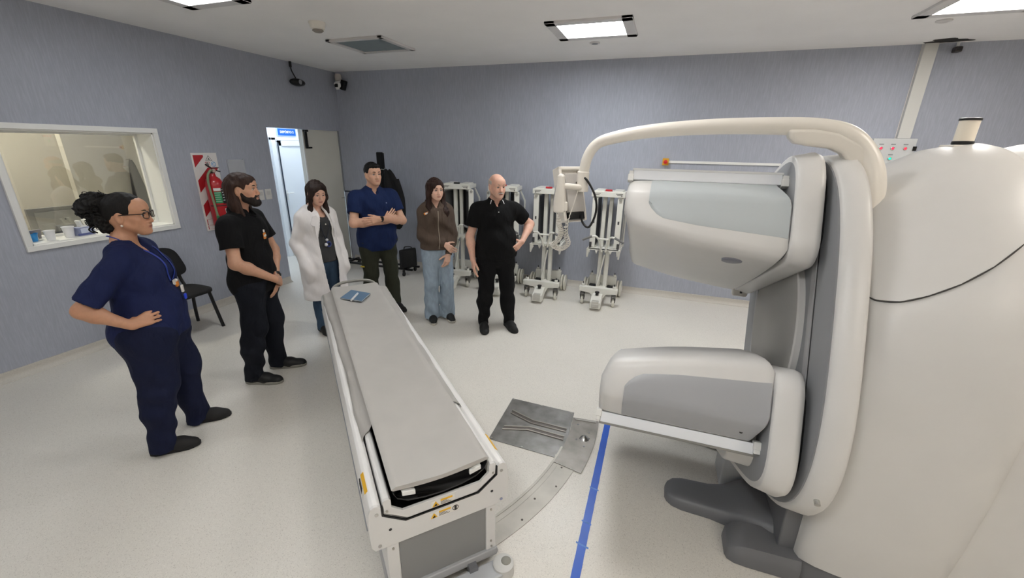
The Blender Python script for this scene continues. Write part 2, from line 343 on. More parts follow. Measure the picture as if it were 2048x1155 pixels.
MB().lathe([(.055, 0), (.055, -.008), (.04, -.012)], (-.84, 4.97, H)).build('fitting_ring', frm, sp); MB().lathe([(.038, -.010), (.03, -.016), (.004, -.016)], (-.84, 4.97, H)).build('fitting_core', grey_plastic, sp)
sp = thing('ceiling_spot', 'small round fitting on the ceiling beside the far right lit panel', 'ceiling fitting', (2.05, 4.93, H))
MB().lathe([(.055, 0), (.055, -.008), (.04, -.012)], (2.05, 4.93, H)).build('fitting_ring', frm, sp); MB().lathe([(.038, -.010), (.03, -.016), (.004, -.016)], (2.05, 4.93, H)).build('fitting_core', frm, sp)
# damp stain: ragged dark patch where the duct meets the ceiling
st = MB(); ring = []
for k in range(40):
    a = 2 * PI * k / 40; rr = 1 + .25 * math.sin(3 * a + 1) + .12 * math.sin(7 * a); ring.append((2.47 + .17 * rr * math.cos(a), 5.76 + .1 * rr * math.sin(a), H - .0015))
ring = [(p[0], min(p[1], YB - .004), p[2]) for p in ring]
st.add(ring + [(q[0], q[1], H - .0005) for q in ring], [tuple(range(40)), tuple(range(79, 39, -1))] + [(i, (i + 1) % 40, 40 + (i + 1) % 40, 40 + i) for i in range(40)])
tag(st.build('ceiling_stain', mat('stain', '#2b2824', .8, var=.3, vscale=20)), 'dark ragged stain on the ceiling above the cable duct', 'stain')
# ================================================================ gamma camera
TILT = math.radians(24.5)
GN = Vector((0, -math.cos(TILT), math.sin(TILT))); GW = Vector((0, math.sin(TILT), math.cos(TILT))); G0 = Vector((.7, 2.49, 1.012))
def gp(x, n, w): return G0 + Vector((x, 0, 0)) + GN * n + GW * w
gc = thing('gamma_camera', 'large white gamma camera with two detector heads on a tilted ring', 'medical scanner', (1.1, 2.49, 0))
def supere(cn, cw, a, b, p, N=64):
    out = []
    for k in range(N):
        t = 2 * PI * k / N; c, s = math.cos(t), math.sin(t)
        out.append((cn + a * abs(c) ** (2 / p) * (1 if c >= 0 else -1), cw + b * abs(s) ** (2 / p) * (1 if s >= 0 else -1)))
    return out
def gprism(poly, x0, x1): u = MB(); u.loft([[gp(x0, *q) for q in poly], [gp(x1, *q) for q in poly]]); return u
def gloft(specs): u = MB(); u.loft([[gp(x, *q) for q in poly] for x, poly in specs]); return u
rim = gloft([(0, supere(.05, 0, .70, .845, 3.1)), (.006, supere(.05, 0, .712, .857, 3.1)), (.085, supere(.05, 0, .722, .866, 3.1)), (.1, supere(.05, 0, .712, .857, 3.1))])
rim.build('ring_rim', white_plastic, gc, angle=60)
gprism(supere(.05, 0, .692, .838, 3.1), -.006, .004).build('ring_face', grey_plastic, gc)
gprism(supere(.05, 0, .5, .55, 2.4), .1, .2).build('ring_hub', black_plastic, gc)
for sgn in (-1, 1):
    n0 = .05 + sgn * .475
    u = MB(); u.add([gp(-.0075, n0 + a, w) for a, w in ((-.03, -.62), (.03, -.62), (.03, .62), (-.03, .62))] + [gp(-.004, n0 + a, w) for a, w in ((-.03, -.62), (.03, -.62), (.03, .62), (-.03, .62))], [(0, 1, 2, 3), (7, 6, 5, 4), (0, 4, 5, 1), (1, 5, 6, 2), (2, 6, 7, 3), (3, 7, 4, 0)])
    u.build('slide_slot', black_plastic, gc)
    u = MB(); u.add([gp(-.012, n0 + a, w) for a, w in ((-.022, -.61), (.022, -.61), (.022, .61), (-.022, .61))] + [gp(-.004, n0 + a, w) for a, w in ((-.022, -.61), (.022, -.61), (.022, .61), (-.022, .61))], [(0, 1, 2, 3), (7, 6, 5, 4), (0, 4, 5, 1), (1, 5, 6, 2), (2, 6, 7, 3), (3, 7, 4, 0)])
    u.build('slide_rail', mat('rail_grey', '#a3a4a6', .35), gc)
ov = gloft([(-.004, supere(.055, .02, .395, .445, 2.1)), (-.03, supere(.055, .02, .395, .445, 2.1)), (-.034, supere(.055, .02, .39, .44, 2.1))]).build('oval_cover', white_plastic, gc)
gloft([(-.033, supere(.055, .02, .383, .432, 2.1)), (-.038, supere(.055, .02, .376, .425, 2.1))]).build('oval_face', mat('oval_grey', '#a2a19e', .4), ov)
# yokes
def rrect(n0, n1, w0, w1, r, k=6):
    out = []
    for cn, cw, a0 in ((n1 - r, w1 - r, 0), (n0 + r, w1 - r, 90), (n0 + r, w0 + r, 180), (n1 - r, w0 + r, 270)):
        for i in range(k + 1):
            a = math.radians(a0 + 90 * i / k); out.append((cn + r * math.cos(a), cw + r * math.sin(a)))
    return out
for sgn in (1, -1):
    def Y(p): return [(.05 + (n - .05), .02 + sgn * w) for n, w in p]
    def shape(g):
        top = [(.05 + (.595 + g) * math.copysign(abs(math.cos(t)) ** .5, math.cos(t)), .45 + (.36 + g) * abs(math.sin(t)) ** .5) for t in [PI * i / 26 for i in range(27)]]
        return Y(top + [(-.545 - g, .30 - g)] + [(-.545 - g + .09 * (1 - math.cos(t)), .315 - g - .09 * math.sin(t)) for t in [PI / 2 * i / 5 for i in range(1, 6)]] + [(.645 + g - .09 * (1 - math.sin(t)), .315 - g - .09 * math.cos(t)) for t in [PI / 2 * i / 5 for i in range(0, 6)]])
    hub = gloft([(-.03, shape(-.02)), (-.037, shape(-.004)), (-.06, shape(.004)), (-.115, shape(-.008)), (-.135, shape(-.012)), (-.139, shape(-.018))]).build('yoke', white_plastic, gc, angle=50)
    gloft([(-.138, shape(-.035)), (-.141, shape(-.04))]).build('yoke_face', grey_plastic, hub)
    gprism(shape(-.07), -.031, -.005).build('yoke_back', black_plastic, hub)
    gloft([(-.13, Y(rrect(-.33, .43, .30, .655 if sgn > 0 else .72, .12))), (-.20 if sgn > 0 else -.25, Y(rrect(-.30, .40, .32, .645 if sgn > 0 else .715, .12)))]).build('head_mount', white_plastic, hub, bevel=.012)
# detector heads
def c2(x): t = (x + .855) / .715; return .348 - .105 * t - .012 * math.sin(PI * min(max(t, 0), 1))
XS = [-.862, -.858, -.848, -.832, -.80, -.74, -.64, -.54, -.44, -.34, -.25, -.18, -.145, -.139]
SC = {-.862: .86, -.858: .925, -.848: .965, -.832: .985, -.80: .996, -.145: .995, -.139: .985}
def prof(x):
    c = c2(x); t = min(max((x + .855) / .715, 0), 1)
    return [(0, .60), (.2, .60), (.42, .60), (.452, .592), (.468, .582), (.51, .545), (.548, .508), (.556, .492), (.558, .46), (.558, .42), (.557, c + .025), (.552, c), (.54, c - .015), (.49, c - .030), (.39, c - .044), (.25, c - .054), (.12, c - .059), (0, c - .06)]
def head(sgn):
    def P(x, dn, W):
        e = max(0, min(1, (x + .35) / .2))
        return gp(x + .07 * max(0, .42 - W) / .2 * max(0, min(1, (-.5 - x) / .3)) - e * (.06 * max(0, W - .47) / .16 + .05 * max(0, .27 - W) / .1), .05 + dn, .042 + sgn * W)
    rings = []
    for x in XS:
        s = SC.get(x, 1); p = prof(x); q = [(dn * s, .42 + (W - .42) * (s if W < .42 else (s + 1) / 2)) for dn, W in p]
        rings.append([P(x, *a) for a in q] + [P(x, -a[0], a[1]) for a in q[-2:0:-1]])
    u = MB(); u.loft(rings); h = u.build('detector_head', white_plastic, gc, angle=50)
    u = MB()
    def slab(n0, n1, W0, W1, x0, x1, mb): mb.loft([[gp(x, .05 + a, .042 + sgn * b) for a, b in ((n0, W0), (n1, W0), (n1, W1), (n0, W1))] for x in (x0, x1)])
    slab(-.452, .452, .596, .65, -.842, -.165, u); u.build('collimator', mat('collimator_white', '#eceff4', .35), h, bevel=.004)
    u = MB(); slab(-.455, .455, .645, .656, -.846, -.161, u); u.build('collimator_edge', mat('edge_grey', '#dfe0e0', .35) if sgn > 0 else mat('edge_metal', '#8f8e8b', .35, .5), h, bevel=.002)
    for x0, x1 in ((-.862, -.842), (-.165, -.135)):
        u = MB(); slab(.40, .462, .60, .64, x0, x1, u); slab(.43, .468, .585, .62, x0 - .004, x1 + .004, u); u.build('collimator_latch', white_paint, h, bevel=.003)
        u = MB(); slab(-.462, -.40, .60, .64, x0, x1, u); u.build('collimator_latch', white_paint, h, bevel=.003)
    # grey inset side panels; one grey, painted lit on the upper head, shaded below
    def wb(x):
        t = (x + .745) / .6; return .365 - .05 * t + .06 * max(0, 1 - t * 9) ** 2 + .015 * max(0, 1 - t * 3)
    for s2 in (1, -1):
        xs = [-.745, -.74, -.73, -.71, -.68, -.62, -.52, -.42, -.32, -.22, -.147]; rings = []
        for x in xs:
            b = wb(x); r = []
            for o in (.005, -.01):
                pts = [(.464, .586), (.51, .545), (.548, .508), (.556, .492), (.558, .46), (.558, (b + .46) / 2), (.557, b + .02), (.553, b)]
                pts = [(dn + o, W + o * .3) for dn, W in pts]
                r += pts if o > 0 else pts[::-1]
            rings.append([P(x, s2 * a, w) for a, w in r])
        u = MB(); u.loft(rings); u.build('side_panel', mat('panel_grey_lit' if sgn > 0 else 'panel_grey_shaded', '#b7bec1' if sgn > 0 else '#a2a4a8', .35), h, angle=25, bevel=.002)
    return h, P
hu, PU = head(1)
hl, PL = head(-1)
lo = MB(); ring = []; c = PU(-.33, .43, c2(-.33) - .0385); dx = Vector((1, 0, 0)); dt = (PU(-.33, .38, c2(-.33) - .044) - PU(-.33, .48, c2(-.33) - .030)).normalized(); nn = dx.cross(dt); nn = nn if nn.y < 0 else -nn
lo.loft([[c + nn * h_ + dx * .048 * s_ * math.cos(2 * PI * k / 28) + dt * .034 * s_ * math.sin(2 * PI * k / 28) for k in range(28)] for h_, s_ in ((-.006, 1), (.003, 1), (.005, .9))])
lab(lo.build('badge', mat('badge_grey', '#85868f', .4), hu), 'blue-grey oval badge')
u = MB(); p = PL(-.215, .507, .548); u.cyl(p - GN * .002 - Vector((0, 0, .0)), p + GN * .004, .008); u.build('bolt', black_plastic, hl)
# hand-control holster under the far side of the upper head
u = MB(); u.box((.60, 3.06, 1.05), (.09, .06, .09), taper=(1.15, 1)); u.build('holster', cream_plastic, gc, bevel=.012)
MB().box((.604, 3.028, 1.065), (.014, .01, .065)).build('holster_slot', black_plastic, gc)
u = MB(); u.box((.66, 3.07, 1.12), (.08, .05, .1)); u.build('holster_bracket', grey_plastic, gc, bevel=.008)
# gantry cover: lofted arch, upper and lower shells with a seam
SECT = [(.83, .69, .735, .62), (.842, .725, .765, .65), (.90, .745, .82, .675), (.97, .758, .865, .69), (1.05, .77, .925, .70), (1.13, .778, .97, .708), (1.21, .782, .99, .712), (1.28, .77, .998, .71), (1.315, .755, .99, .70), (1.33, .735, .975, .69)]
def seam(x): t = min(max((x - .85) / .5, 0), 1); return 1.415 + .02 * t + .40 * t ** 1.6
def arch(x, b, a, lowb, upper, N=48):
    zc = 1.0; pts = []
    zs = seam(x); s = (zs - zc) / a; th0 = math.asin(max(min(s, 1), 0))
    if upper:
        for k in range(N + 1):
            th = th0 + (PI - 2 * th0) * k / N; c, q = math.cos(th), math.sin(th)
            pts.append((x, 2.49 - b * abs(c) * (1 if c > 0 else -1), zc + a * q))
    else:
        hs = [.11, .25, .45, .7, .9, 1.0]
        side = [(lowb + (b - lowb) * math.sin(PI / 2 * min(1, (z - .11) / .75)), z) for z in hs]
        for k in range(1, 9):
            th = th0 * k / 8; side.append((b * math.cos(th), zc + a * math.sin(th) - (.006 if k == 8 else 0)))
        pts = [(x, 2.49 - o, z) for o, z in side] + [(x, 2.49 + o, z) for o, z in side[::-1]]
    return pts
REAR = [(1.325, .728, .972, .685), (1.40, .725, .98, .683), (1.46, .728, .998, .685), (1.55, .735, 1.005, .69), (1.72, .72, .99, .68), (1.8, .69, .95, .66)]
u = MB(); u.loft([arch(x, b, a, l, True) for x, b, a, l in SECT]); u.build('upper_cover', white_plastic, gc, angle=60)
u = MB(); u.loft([arch(x, b, a, l, False) for x, b, a, l in SECT]); u.build('lower_cover', white_plastic, gc, angle=60)
u = MB(); u.loft([arch(x, b, a, l, True) for x, b, a, l in REAR]); u.build('rear_upper_cover', white_plastic, gc, angle=60)
u = MB(); u.loft([arch(x, b, a, l, False) for x, b, a, l in REAR]); u.build('rear_lower_cover', white_plastic, gc, angle=60)
u = MB(); u.loft([[(x, y, z) for y, z in ((1.95, .1), (1.95, 1.0), (1.98, 1.3), (2.2, 1.6), (2.49, 1.7), (2.78, 1.6), (3.0, 1.3), (3.03, 1.0), (3.03, .1))] for x in (.9, 1.75)]); u.build('gantry_core', black_plastic, gc)
u = MB(); u.loft([[(x, y, z) for y, z in ((1.88, .02), (1.9, .5), (2.2, .5), (2.8, .5), (3.1, .5), (3.1, .02))] for x in (.76, .86)]); u.build('ring_pedestal', dark_grey_plastic, gc, bevel=.01)
for sg in (-1, 1):
    pts = []
    for x, b, a, l in SECT + REAR[:4]:
        th = math.asin(min(1, (seam(x) - 1.0) / a)); pts.append((x, 2.49 + sg * (b * math.cos(th) - .0005), seam(x) - .003))
    u = MB(); u.tube(smooth_path(pts, 5), .0026, 6); u.build('cover_seam', mat('seam_dark', '#3c3a38', .6), gc)
# plinth and feet
u = MB(); u.loft([[(.80, 1.85, 0), (.80, 3.13, 0), (1.9, 3.2, 0), (1.9, 1.72, 0), (1.3, 1.74, 0), (.95, 1.80, 0)], [(.83, 1.865, .115), (.83, 3.115, .115), (1.9, 3.17, .115), (1.9, 1.76, .115), (1.3, 1.765, .115), (.96, 1.82, .115)]]); u.build('plinth', dark_grey_plastic, gc, bevel=.012)
def foot(yc, x0, hw):
    rings = []
    for x, w, z in ((x0, .35, .03), (x0 + .012, .62, .048), (x0 + .04, .86, .062), (x0 + .09, 1.0, .068), (x0 + .24, 1.08, .07), (x0 + .32, 1.25, .08), (x0 + .40, 1.6, .12), (x0 + .5, 2.1, .15), (.86, 2.3, .155)):
        a = hw * w; r = []
        for q, h in ((-1, 0), (-1.0, .35), (-.93, .72), (-.78, .93), (-.55, 1), (.55, 1), (.78, .93), (.93, .72), (1, .35), (1, 0)): r.append((x, yc + a * q, z * h + .002))
        rings.append(r)
    u = MB(); u.loft(rings); return u.build('stabiliser_foot', dark_grey_plastic, gc, angle=60)
foot(2.16, .245, .105); foot(2.82, .245, .105)
for y0, y1 in ((1.80, 2.0), (2.98, 3.18)):
    rings = []
    for x, z, k in ((.535, .04, .55), (.545, .07, .8), (.575, .092, .95), (.63, .105, 1), (.85, .11, 1)):
        yc, a = (y0 + y1) / 2, (y1 - y0) / 2 * k
        rings.append([(x, yc + a * q, z * h + .002) for q, h in ((-1, 0), (-1, .4), (-.94, .8), (-.8, 1), (.8, 1), (.94, .8), (1, .4), (1, 0))])
    u = MB(); u.loft(rings); u.build('foot_cover', dark_grey_plastic, gc, angle=50)
u = MB(); u.box((.63, 2.44, .26), (.14, .20, .52)); u.build('docking_post', mat('post_grey', '#c9ccd0', .4), gc, bevel=.01)
# monitor boom
bp = smooth_path([(.855, 2.25, 1.68), (.866, 2.26, 1.78), (.855, 2.28, 1.87), (.815, 2.3, 1.955), (.745, 2.3, 2.018), (.65, 2.3, 2.047), (.5, 2.3, 2.058), (.2, 2.3, 2.055), (-.08, 2.3, 2.034), (-.27, 2.3, 1.998), (-.345, 2.3, 1.965), (-.385, 2.3, 1.90), (-.398, 2.3, 1.82), (-.40, 2.3, 1.755)], 7)
N = len(bp); bm_ = MB(); bm_.tube(bp, [.056 - .029 * min(1, i / (N * .75)) for i in range(N)], 18); bo = bm_.build('monitor_boom', cream_plastic, gc)
gus = [(.50, 2.045), (.515, 2.008), (.54, 1.985), (.60, 1.974), (.68, 1.965), (.725, 1.945), (.755, 1.91), (.775, 1.85), (.785, 1.70), (.86, 1.68), (.875, 1.80), (.86, 1.90), (.80, 1.985), (.70, 2.035), (.6, 2.05)]
u = MB(); u.prism([(a, b) for a, b in gus], (0, 2.255, 0), (0, .075, 0)); u.build('boom_gusset', cream_plastic, bo, bevel=.02, seg=3)
u = MB(); u.cyl((-.40, 2.3, 1.83), (-.40, 2.3, 1.725), .032); u.build('boom_socket', cream_plastic, bo, bevel=.004)
u = MB(); u.sph((-.366, 2.285, 1.775), .007); u.build('lock_screw', chrome, bo)
u = MB(); u.tube(smooth_path([(-.40, 2.29, 1.745), (-.43, 2.25, 1.752), (-.465, 2.215, 1.757), (-.495, 2.19, 1.76)], 5), .016, 12); u.build('monitor_arm', cream_plastic, gc)
# monitor: slab seen from behind, tilted
bk_ = Vector((.66, -.68, .32)).normalized(); upm = (Vector((0, 0, 1)) - bk_ * bk_.z).normalized(); wd_ = (-bk_).cross(upm)
mn = Matrix((wd_, -bk_, upm)).transposed()
MC = Vector((-.465, 2.33, 1.705))
u = MB(); u.box(MC + mn @ Vector((0, .03, 0)), (.15, .04, .30), mn); u.box(MC + mn @ Vector((-.065, .0, 0)), (.02, .04, .30), mn); u.box(MC + mn @ Vector((.065, .0, 0)), (.02, .04, .30), mn); u.box(MC + mn @ Vector((0, 0, .14)), (.15, .04, .02), mn)
mo = u.build('monitor', cream_plastic, gc, bevel=.006)
u = MB(); u.box(MC + mn @ Vector((.0, -.02, .0)), (.105, .045, .21), mn); u.build('monitor_back_box', mat('box_grey', '#b4b0ab', .5), mo, bevel=.004)
u = MB(); u.box(MC + mn @ Vector((0, .053, 0)), (.13, .004, .26), mn); u.build('screen', black_plastic, mo)
u = MB(); u.box(MC + mn @ Vector((.0, -.02, -.125)), (.10, .03, .04), mn); u.build('connector', black_plastic, mo, bevel=.004)
a0 = MC + mn @ Vector((.01, -.05, .05)); a1 = MC + mn @ Vector((.02, -.045, -.125))
u = MB(); u.tube(smooth_path([a0, a0 + Vector((.05, -.04, .03)), a0 + Vector((.11, -.03, -.06)), a0 + Vector((.12, -.02, -.15)), a1 + Vector((.05, -.02, -.06)), a1 + Vector((.01, 0, -.04)), a1], 6), .006, 8); u.build('cable', black_plastic, mo)
u = MB(); u.tube(smooth_path([a0 + Vector((-.03, 0, -.04)), a0 + Vector((-.03, -.03, -.2)), a0 + Vector((-.035, -.02, -.34))], 6), .005, 8); u.build('cable', grey_plastic, mo)
# hand controller with coiled cord
hp = Vector((-.495, 2.19, 1.735))
u = MB(); u.loft([[hp + Vector((dx * w, dy * d, z)) for dx, dy in ((-1, -1), (-.6, -1.25), (.6, -1.25), (1, -1), (1, 1), (.6, 1.2), (-.6, 1.2), (-1, 1))] for z, w, d in ((-.115, .02, .014), (-.108, .030, .019), (-.06, .031, .02), (0, .024, .018), (.05, .019, .017), (.075, .018, .016), (.085, .009, .01))])
hc = u.build('hand_control', cream_plastic, gc, bevel=.005)
u = MB(); u.box(hp + Vector((.032, -.008, -.08)), (.026, .022, .05)); u.build('control_hook', cream_plastic, hc, bevel=.008)
pts = []
cpath = smooth_path([hp + Vector((-.012, -.012, -.11)), hp + Vector((.0, 0, -.17)), hp + Vector((.015, 0, -.22)), hp + Vector((.0, 0, -.265)), hp + Vector((-.03, .01, -.295)), hp + Vector((.015, .01, -.315)), hp + Vector((.055, .01, -.28)), hp + Vector((.035, .015, -.21)), hp + Vector((.06, .03, -.10)), hp + Vector((.08, .07, 0.0))], 45)
for i, p in enumerate(cpath):
    k = i / len(cpath); am = .0125 * min(1, max(0, (k - .02) * 12)) * (1 if k < .78 else max(0, 1 - (k - .78) * 12)); a = i * .75
    pts.append(p + Vector((math.cos(a) * am, math.sin(a) * am * .8, math.sin(a) * am * .6)))
u = MB(); u.tube(pts, .0028, 6); u.build('coiled_cord', mat('cord_white', '#d8d4cc', .5), hc)
u = MB(); u.tube(smooth_path([hp + Vector((-.015, .02, .06)), hp + Vector((-.026, -.0, .01)), hp + Vector((-.03, -.014, -.07)), hp + Vector((-.012, -.014, -.11))], 6), .003, 6); u.build('control_wire', grey_plastic, hc)
# beacon on top
bc = Vector((1.235, 2.49, 1.978))
MB().box(bc + Vector((-.0, 0, .002)), (.11, .11, .02)).build('beacon_plate', cream_plastic, gc, bevel=.005)
u = MB(); u.lathe([(.037, .01), (.037, .028)], bc); be = u.build('beacon', black_plastic, gc, bevel=.003)
MB().lathe([(.034, .028), (.034, .112)], bc).build('beacon_lens', mat('beacon_lens', '#efe6d6', .35), be)
MB().lathe([(.037, .112), (.037, .121), (.03, .124)], bc).build('beacon_cap', black_plastic, be)
MB().cyl(gp(.05, .60, -.70), gp(.05, .618, -.722), .011).build('rim_fastener', chrome, gc)
# ================================================================ patient table (swung aside on its floor arc)
TE = Vector((.725, -.689, 0)).normalized(); TL = Vector((-TE.y, TE.x, 0)); T0 = Vector((-2.14, 2.515, 0)) + TL * .044
def tp(a, l, z): return T0 + TE * a + TL * l + Vector((0, 0, z))
tb = thing('patient_table', 'long white patient table with a grey mattress, swung aside from the scanner', 'patient table', tuple(tp(.6, 0, 0)))
A0, A1 = -.80, 1.92
table_white = mat('table_white', '#e8e7e5', .35, var=.01, vscale=5); table_side = mat('table_end_grey', '#d9d8d6', .42)
def tprism(poly, a0, a1, mt, name, parent=tb, bevel=.004, angle=40):
    u = MB(); u.loft([[tp(a0, *q) for q in poly], [tp(a1, *q) for q in poly]]); return u.build(name, mt, parent, bevel, angle=angle)
# outer side rails (rounded top, bulging flank)
for s in (-1, 1):
    rail = [(.253, .535), (.256, .578), (.268, .592), (.284, .594), (.298, .585), (.306, .565), (.311, .52), (.312, .46), (.309, .41), (.298, .375), (.28, .362), (.255, .362)]
    tprism([(s * a, z) for a, z in rail], A0, A1 - .012, table_white, 'side_rail', angle=60)
    inner = [(.215, .50), (.215, .600), (.222, .610), (.240, .610), (.249, .602), (.250, .535), (.235, .50)]
    tprism([(s * a, z) for a, z in inner], A0 + .03, A1 - .012, table_white, 'inner_rail', angle=60)
    u = MB(); u.loft([[tp(a, s * l, z) for l, z in ((.3105, .435), (.316, .435), (.316, .452), (.3105, .452))] for a in (A0 + .05, A1 - .05)]); u.build('rail_strip', grey_plastic, tb)
# near and far end plates
endp = [(-.296, .365), (-.309, .39), (-.312, .46), (-.311, .52), (-.306, .565), (-.298, .585), (-.284, .594), (-.268, .592), (-.257, .58), (-.256, .535), (-.165, .468), (.165, .468), (.256, .535), (.257, .58), (.268, .592), (.284, .594), (.298, .585), (.306, .565), (.311, .52), (.312, .46), (.309, .39), (.296, .365)]
tprism(endp, A1 - .014, A1, table_side, 'end_plate', bevel=.003)
inp = [(-.246, .545), (-.155, .481), (.155, .481), (.246, .545), (.249, .60), (.24, .609), (.222, .609), (.216, .60), (.216, .565), (.172, .528), (-.172, .528), (-.216, .565), (-.216, .60), (-.222, .609), (-.24, .609), (-.249, .60)]
tprism(inp, A1 - .014, A1 - .001, table_side, 'trolley_plate', bevel=.002)
gv = [(-.2565, .585), (-.256, .535), (-.165, .4685), (.165, .4685), (.256, .535), (.2565, .585)]; gi = [(-.250, .585), (-.2498, .538), (-.1625, .4745), (.1625, .4745), (.2498, .538), (.250, .585)]
u = MB(); u.loft([[tp(A1 + .0004, *o), tp(A1 + .0004, *i), tp(A1 - .006, *i), tp(A1 - .006, *o)] for o, i in zip(gv, gi)]); u.build('plate_groove', black_plastic, tb, smooth=False)
tprism(endp, A0 - .01, A0, table_side, 'end_plate', bevel=.003)
u = MB(); u.loft([[tp(a, l, z) for l, z in ((-.255, .36), (-.255, .535), (-.16, .472), (.16, .472), (.255, .535), (.255, .36))] for a in (A0, A1 - .02)]); u.build('frame_body', table_white, tb, .003)
u = MB(); u.loft([[tp(a, l, z) for l, z in ((-.214, .476), (-.214, .55), (-.17, .515), (.17, .515), (.214, .55), (.214, .476))] for a in (A0 + .03, A1 - .03)]); u.build('trough', black_plastic, tb)
# pedestal
tprism([(-.252, .10), (-.252, .365), (.252, .365), (.252, .10)], .2, A1 - .012, table_white, 'pedestal', bevel=.015)
tprism([(-.24, .36), (-.24, .10), (.24, .10), (.24, .36)], A0 + .2, .2, table_white, 'far_pedestal', bevel=.015)
for s in (-1, 1): tprism([(s * .200, .09), (s * .252, .09), (s * .252, .366), (s * .200, .366)], A1 - .015, A1 - .002, table_side, 'corner_post', bevel=.006)
tprism([(-.2, .10), (.2, .10), (.2, .364), (-.2, .364)], A1 - .02, A1 - .008, mat('end_panel_grey', '#858585', .45), 'end_panel', bevel=.002)
sk = [(-.255, .055), (-.262, .075), (-.255, .10), (.255, .10), (.262, .075), (.255, .055)]
tprism(sk, A0 + .2, A1 + .008, mat('skirt_grey', '#a6a7a9', .35), 'skirt', bevel=.006)
tprism([(-.235, .004), (.235, .004), (.235, .06), (-.235, .06)], A0 + .25, A1 - .03, dark_grey_plastic, 'chassis')
for a, l in ((A1 - .005, .276), (A1 - .005, -.276)):
    for z in (.553, .388):
        u = MB(); u.cyl(tp(a, l, z), tp(a + .008, l, z), .0075, n=14); u.build('bolt', chrome, tb)
for l, z in ((.235, .555), (-.235, .553), (.225, .345), (-.225, .345), (.225, .15), (.228, .115), (-.225, .15)):
    u = MB(); u.cyl(tp(A1 - .005, l, z), tp(A1 + .003, l, z), .005, n=12); u.build('screw', steel, tb)
for l in (-.229, .229): u = MB(); u.cyl(tp(A1 - .003, l, .453), tp(A1 + .001, l, .453), .0065, n=14); u.build('plug_hole', black_plastic, tb)
# pallet: black carbon trough with two white tabs
pal = []
for o in (0, -.012):
    row = [(-.205, .625), (-.19, .595), (-.15, .57), (-.08, .555), (0, .55), (.08, .555), (.15, .57), (.19, .595), (.205, .625)]
    pal += [(l, z + o + .012) for l, z in (row if o == 0 else row[::-1])]
pt_ = tprism(pal, A0 + .02, 1.922, black_plastic, 'pallet', bevel=.003)
for s in (-1, 1):
    u = MB(); u.loft([[tp(a, s * l, z) for l, z in ((.118, .600), (.172, .612), (.172, .634), (.118, .622))] for a in (1.80, 1.932)]); u.build('pallet_tab', white_paint, pt_, bevel=.003)
# warning stickers on the end and on the rails
yel = mat('sticker_yellow', '#e9b52b', .5); stw = mat('sticker_white', '#e4e1da', .5); stk = mat('sticker_ink', '#26221d', .6)
def face(name, pts, mt, parent, off, th=.0012):
    n = Vector(off); u = MB(); u.loft([[Vector(p) for p in pts], [Vector(p) + n * th for p in pts]]); return u.build(name, mt, parent, smooth=False)
def sticker(l0, z0, w, h, a, symbol):
    F = lambda l, z, k: tp(a + k, l, z)
    base = face('warning_sticker', [F(l0, z0, 0), F(l0 + w, z0, 0), F(l0 + w, z0 + h, 0), F(l0, z0 + h, 0)], stw, tb, TE)
    face('sticker_triangle', [F(l0 + .005, z0 + .004, .0012), F(l0 + .035, z0 + .004, .0012), F(l0 + .02, z0 + h - .004, .0012)], yel, base, TE)
    face('sticker_pictogram', [F(l0 + .013, z0 + .007, .0026), F(l0 + .027, z0 + .007, .0026), F(l0 + .021, z0 + h * .55, .0026)], stk, base, TE)
    face('sticker_heading', [F(l0 + .042, z0 + h - .012, .0012), F(l0 + .095, z0 + h - .012, .0012), F(l0 + .095, z0 + h - .003, .0012), F(l0 + .042, z0 + h - .003, .0012)], yel, base, TE)
    u = MB()
    for k in range(3): u.loft([[F(l0 + .042, z0 + .005 + k * .006, q), F(l0 + .09 - .01 * k, z0 + .005 + k * .006, q), F(l0 + .09 - .01 * k, z0 + .0065 + k * .006, q), F(l0 + .042, z0 + .0065 + k * .006, q)] for q in (.0012, .002)])
    u.build('sticker_lines', stk, base, smooth=False)
    if symbol:
        c = tp(a + .0012, l0 + w - .018, z0 + h / 2); u = MB()
        u.tube([c + TL * .013 * math.cos(q) + Vector((0, 0, .013 * math.sin(q))) for q in [2 * PI * i / 20 for i in range(20)]], .0016, 6, closed=True); u.box(c, (.004, .01, .02), math.atan2(TE.y, TE.x)); u.build('sticker_symbol', stk, base)
sticker(-.055, .484, .105, .034, A1 - .0005, False); sticker(-.065, .424, .135, .034, A1 + .0005, True)
for s in (-1, 1):
    b = s * .2865
    F = lambda a, l, z: tp(a, l, z)
    st_ = face('rail_sticker', [F(1.70, s * .291, .5905), F(1.82, s * .291, .5905), F(1.82, s * .303, .578), F(1.70, s * .303, .578)], yel, tb, TL * s * .6 + Vector((0, 0, .8)), .0015)
    if s < 0:
        face('rail_sticker_text', [F(1.70, s * .3045, .574), F(1.80, s * .3045, .574), F(1.80, s * .311, .535), F(1.70, s * .311, .535)], stw, st_, TL * s, .0015)
        u = MB()
        for k in range(4): u.loft([[F(1.705 , s * .3085 + s * k * .0004, .567 - k * .008) + TL * s * q, F(1.77, s * .3085 + s * k * .0004, .567 - k * .008) + TL * s * q, F(1.77, s * .3085 + s * k * .0004, .564 - k * .008) + TL * s * q, F(1.705, s * .3085 + s * k * .0004, .564 - k * .008) + TL * s * q] for q in (-.002, .0035)])
        u.build('rail_sticker_lines', stk, st_, smooth=False)
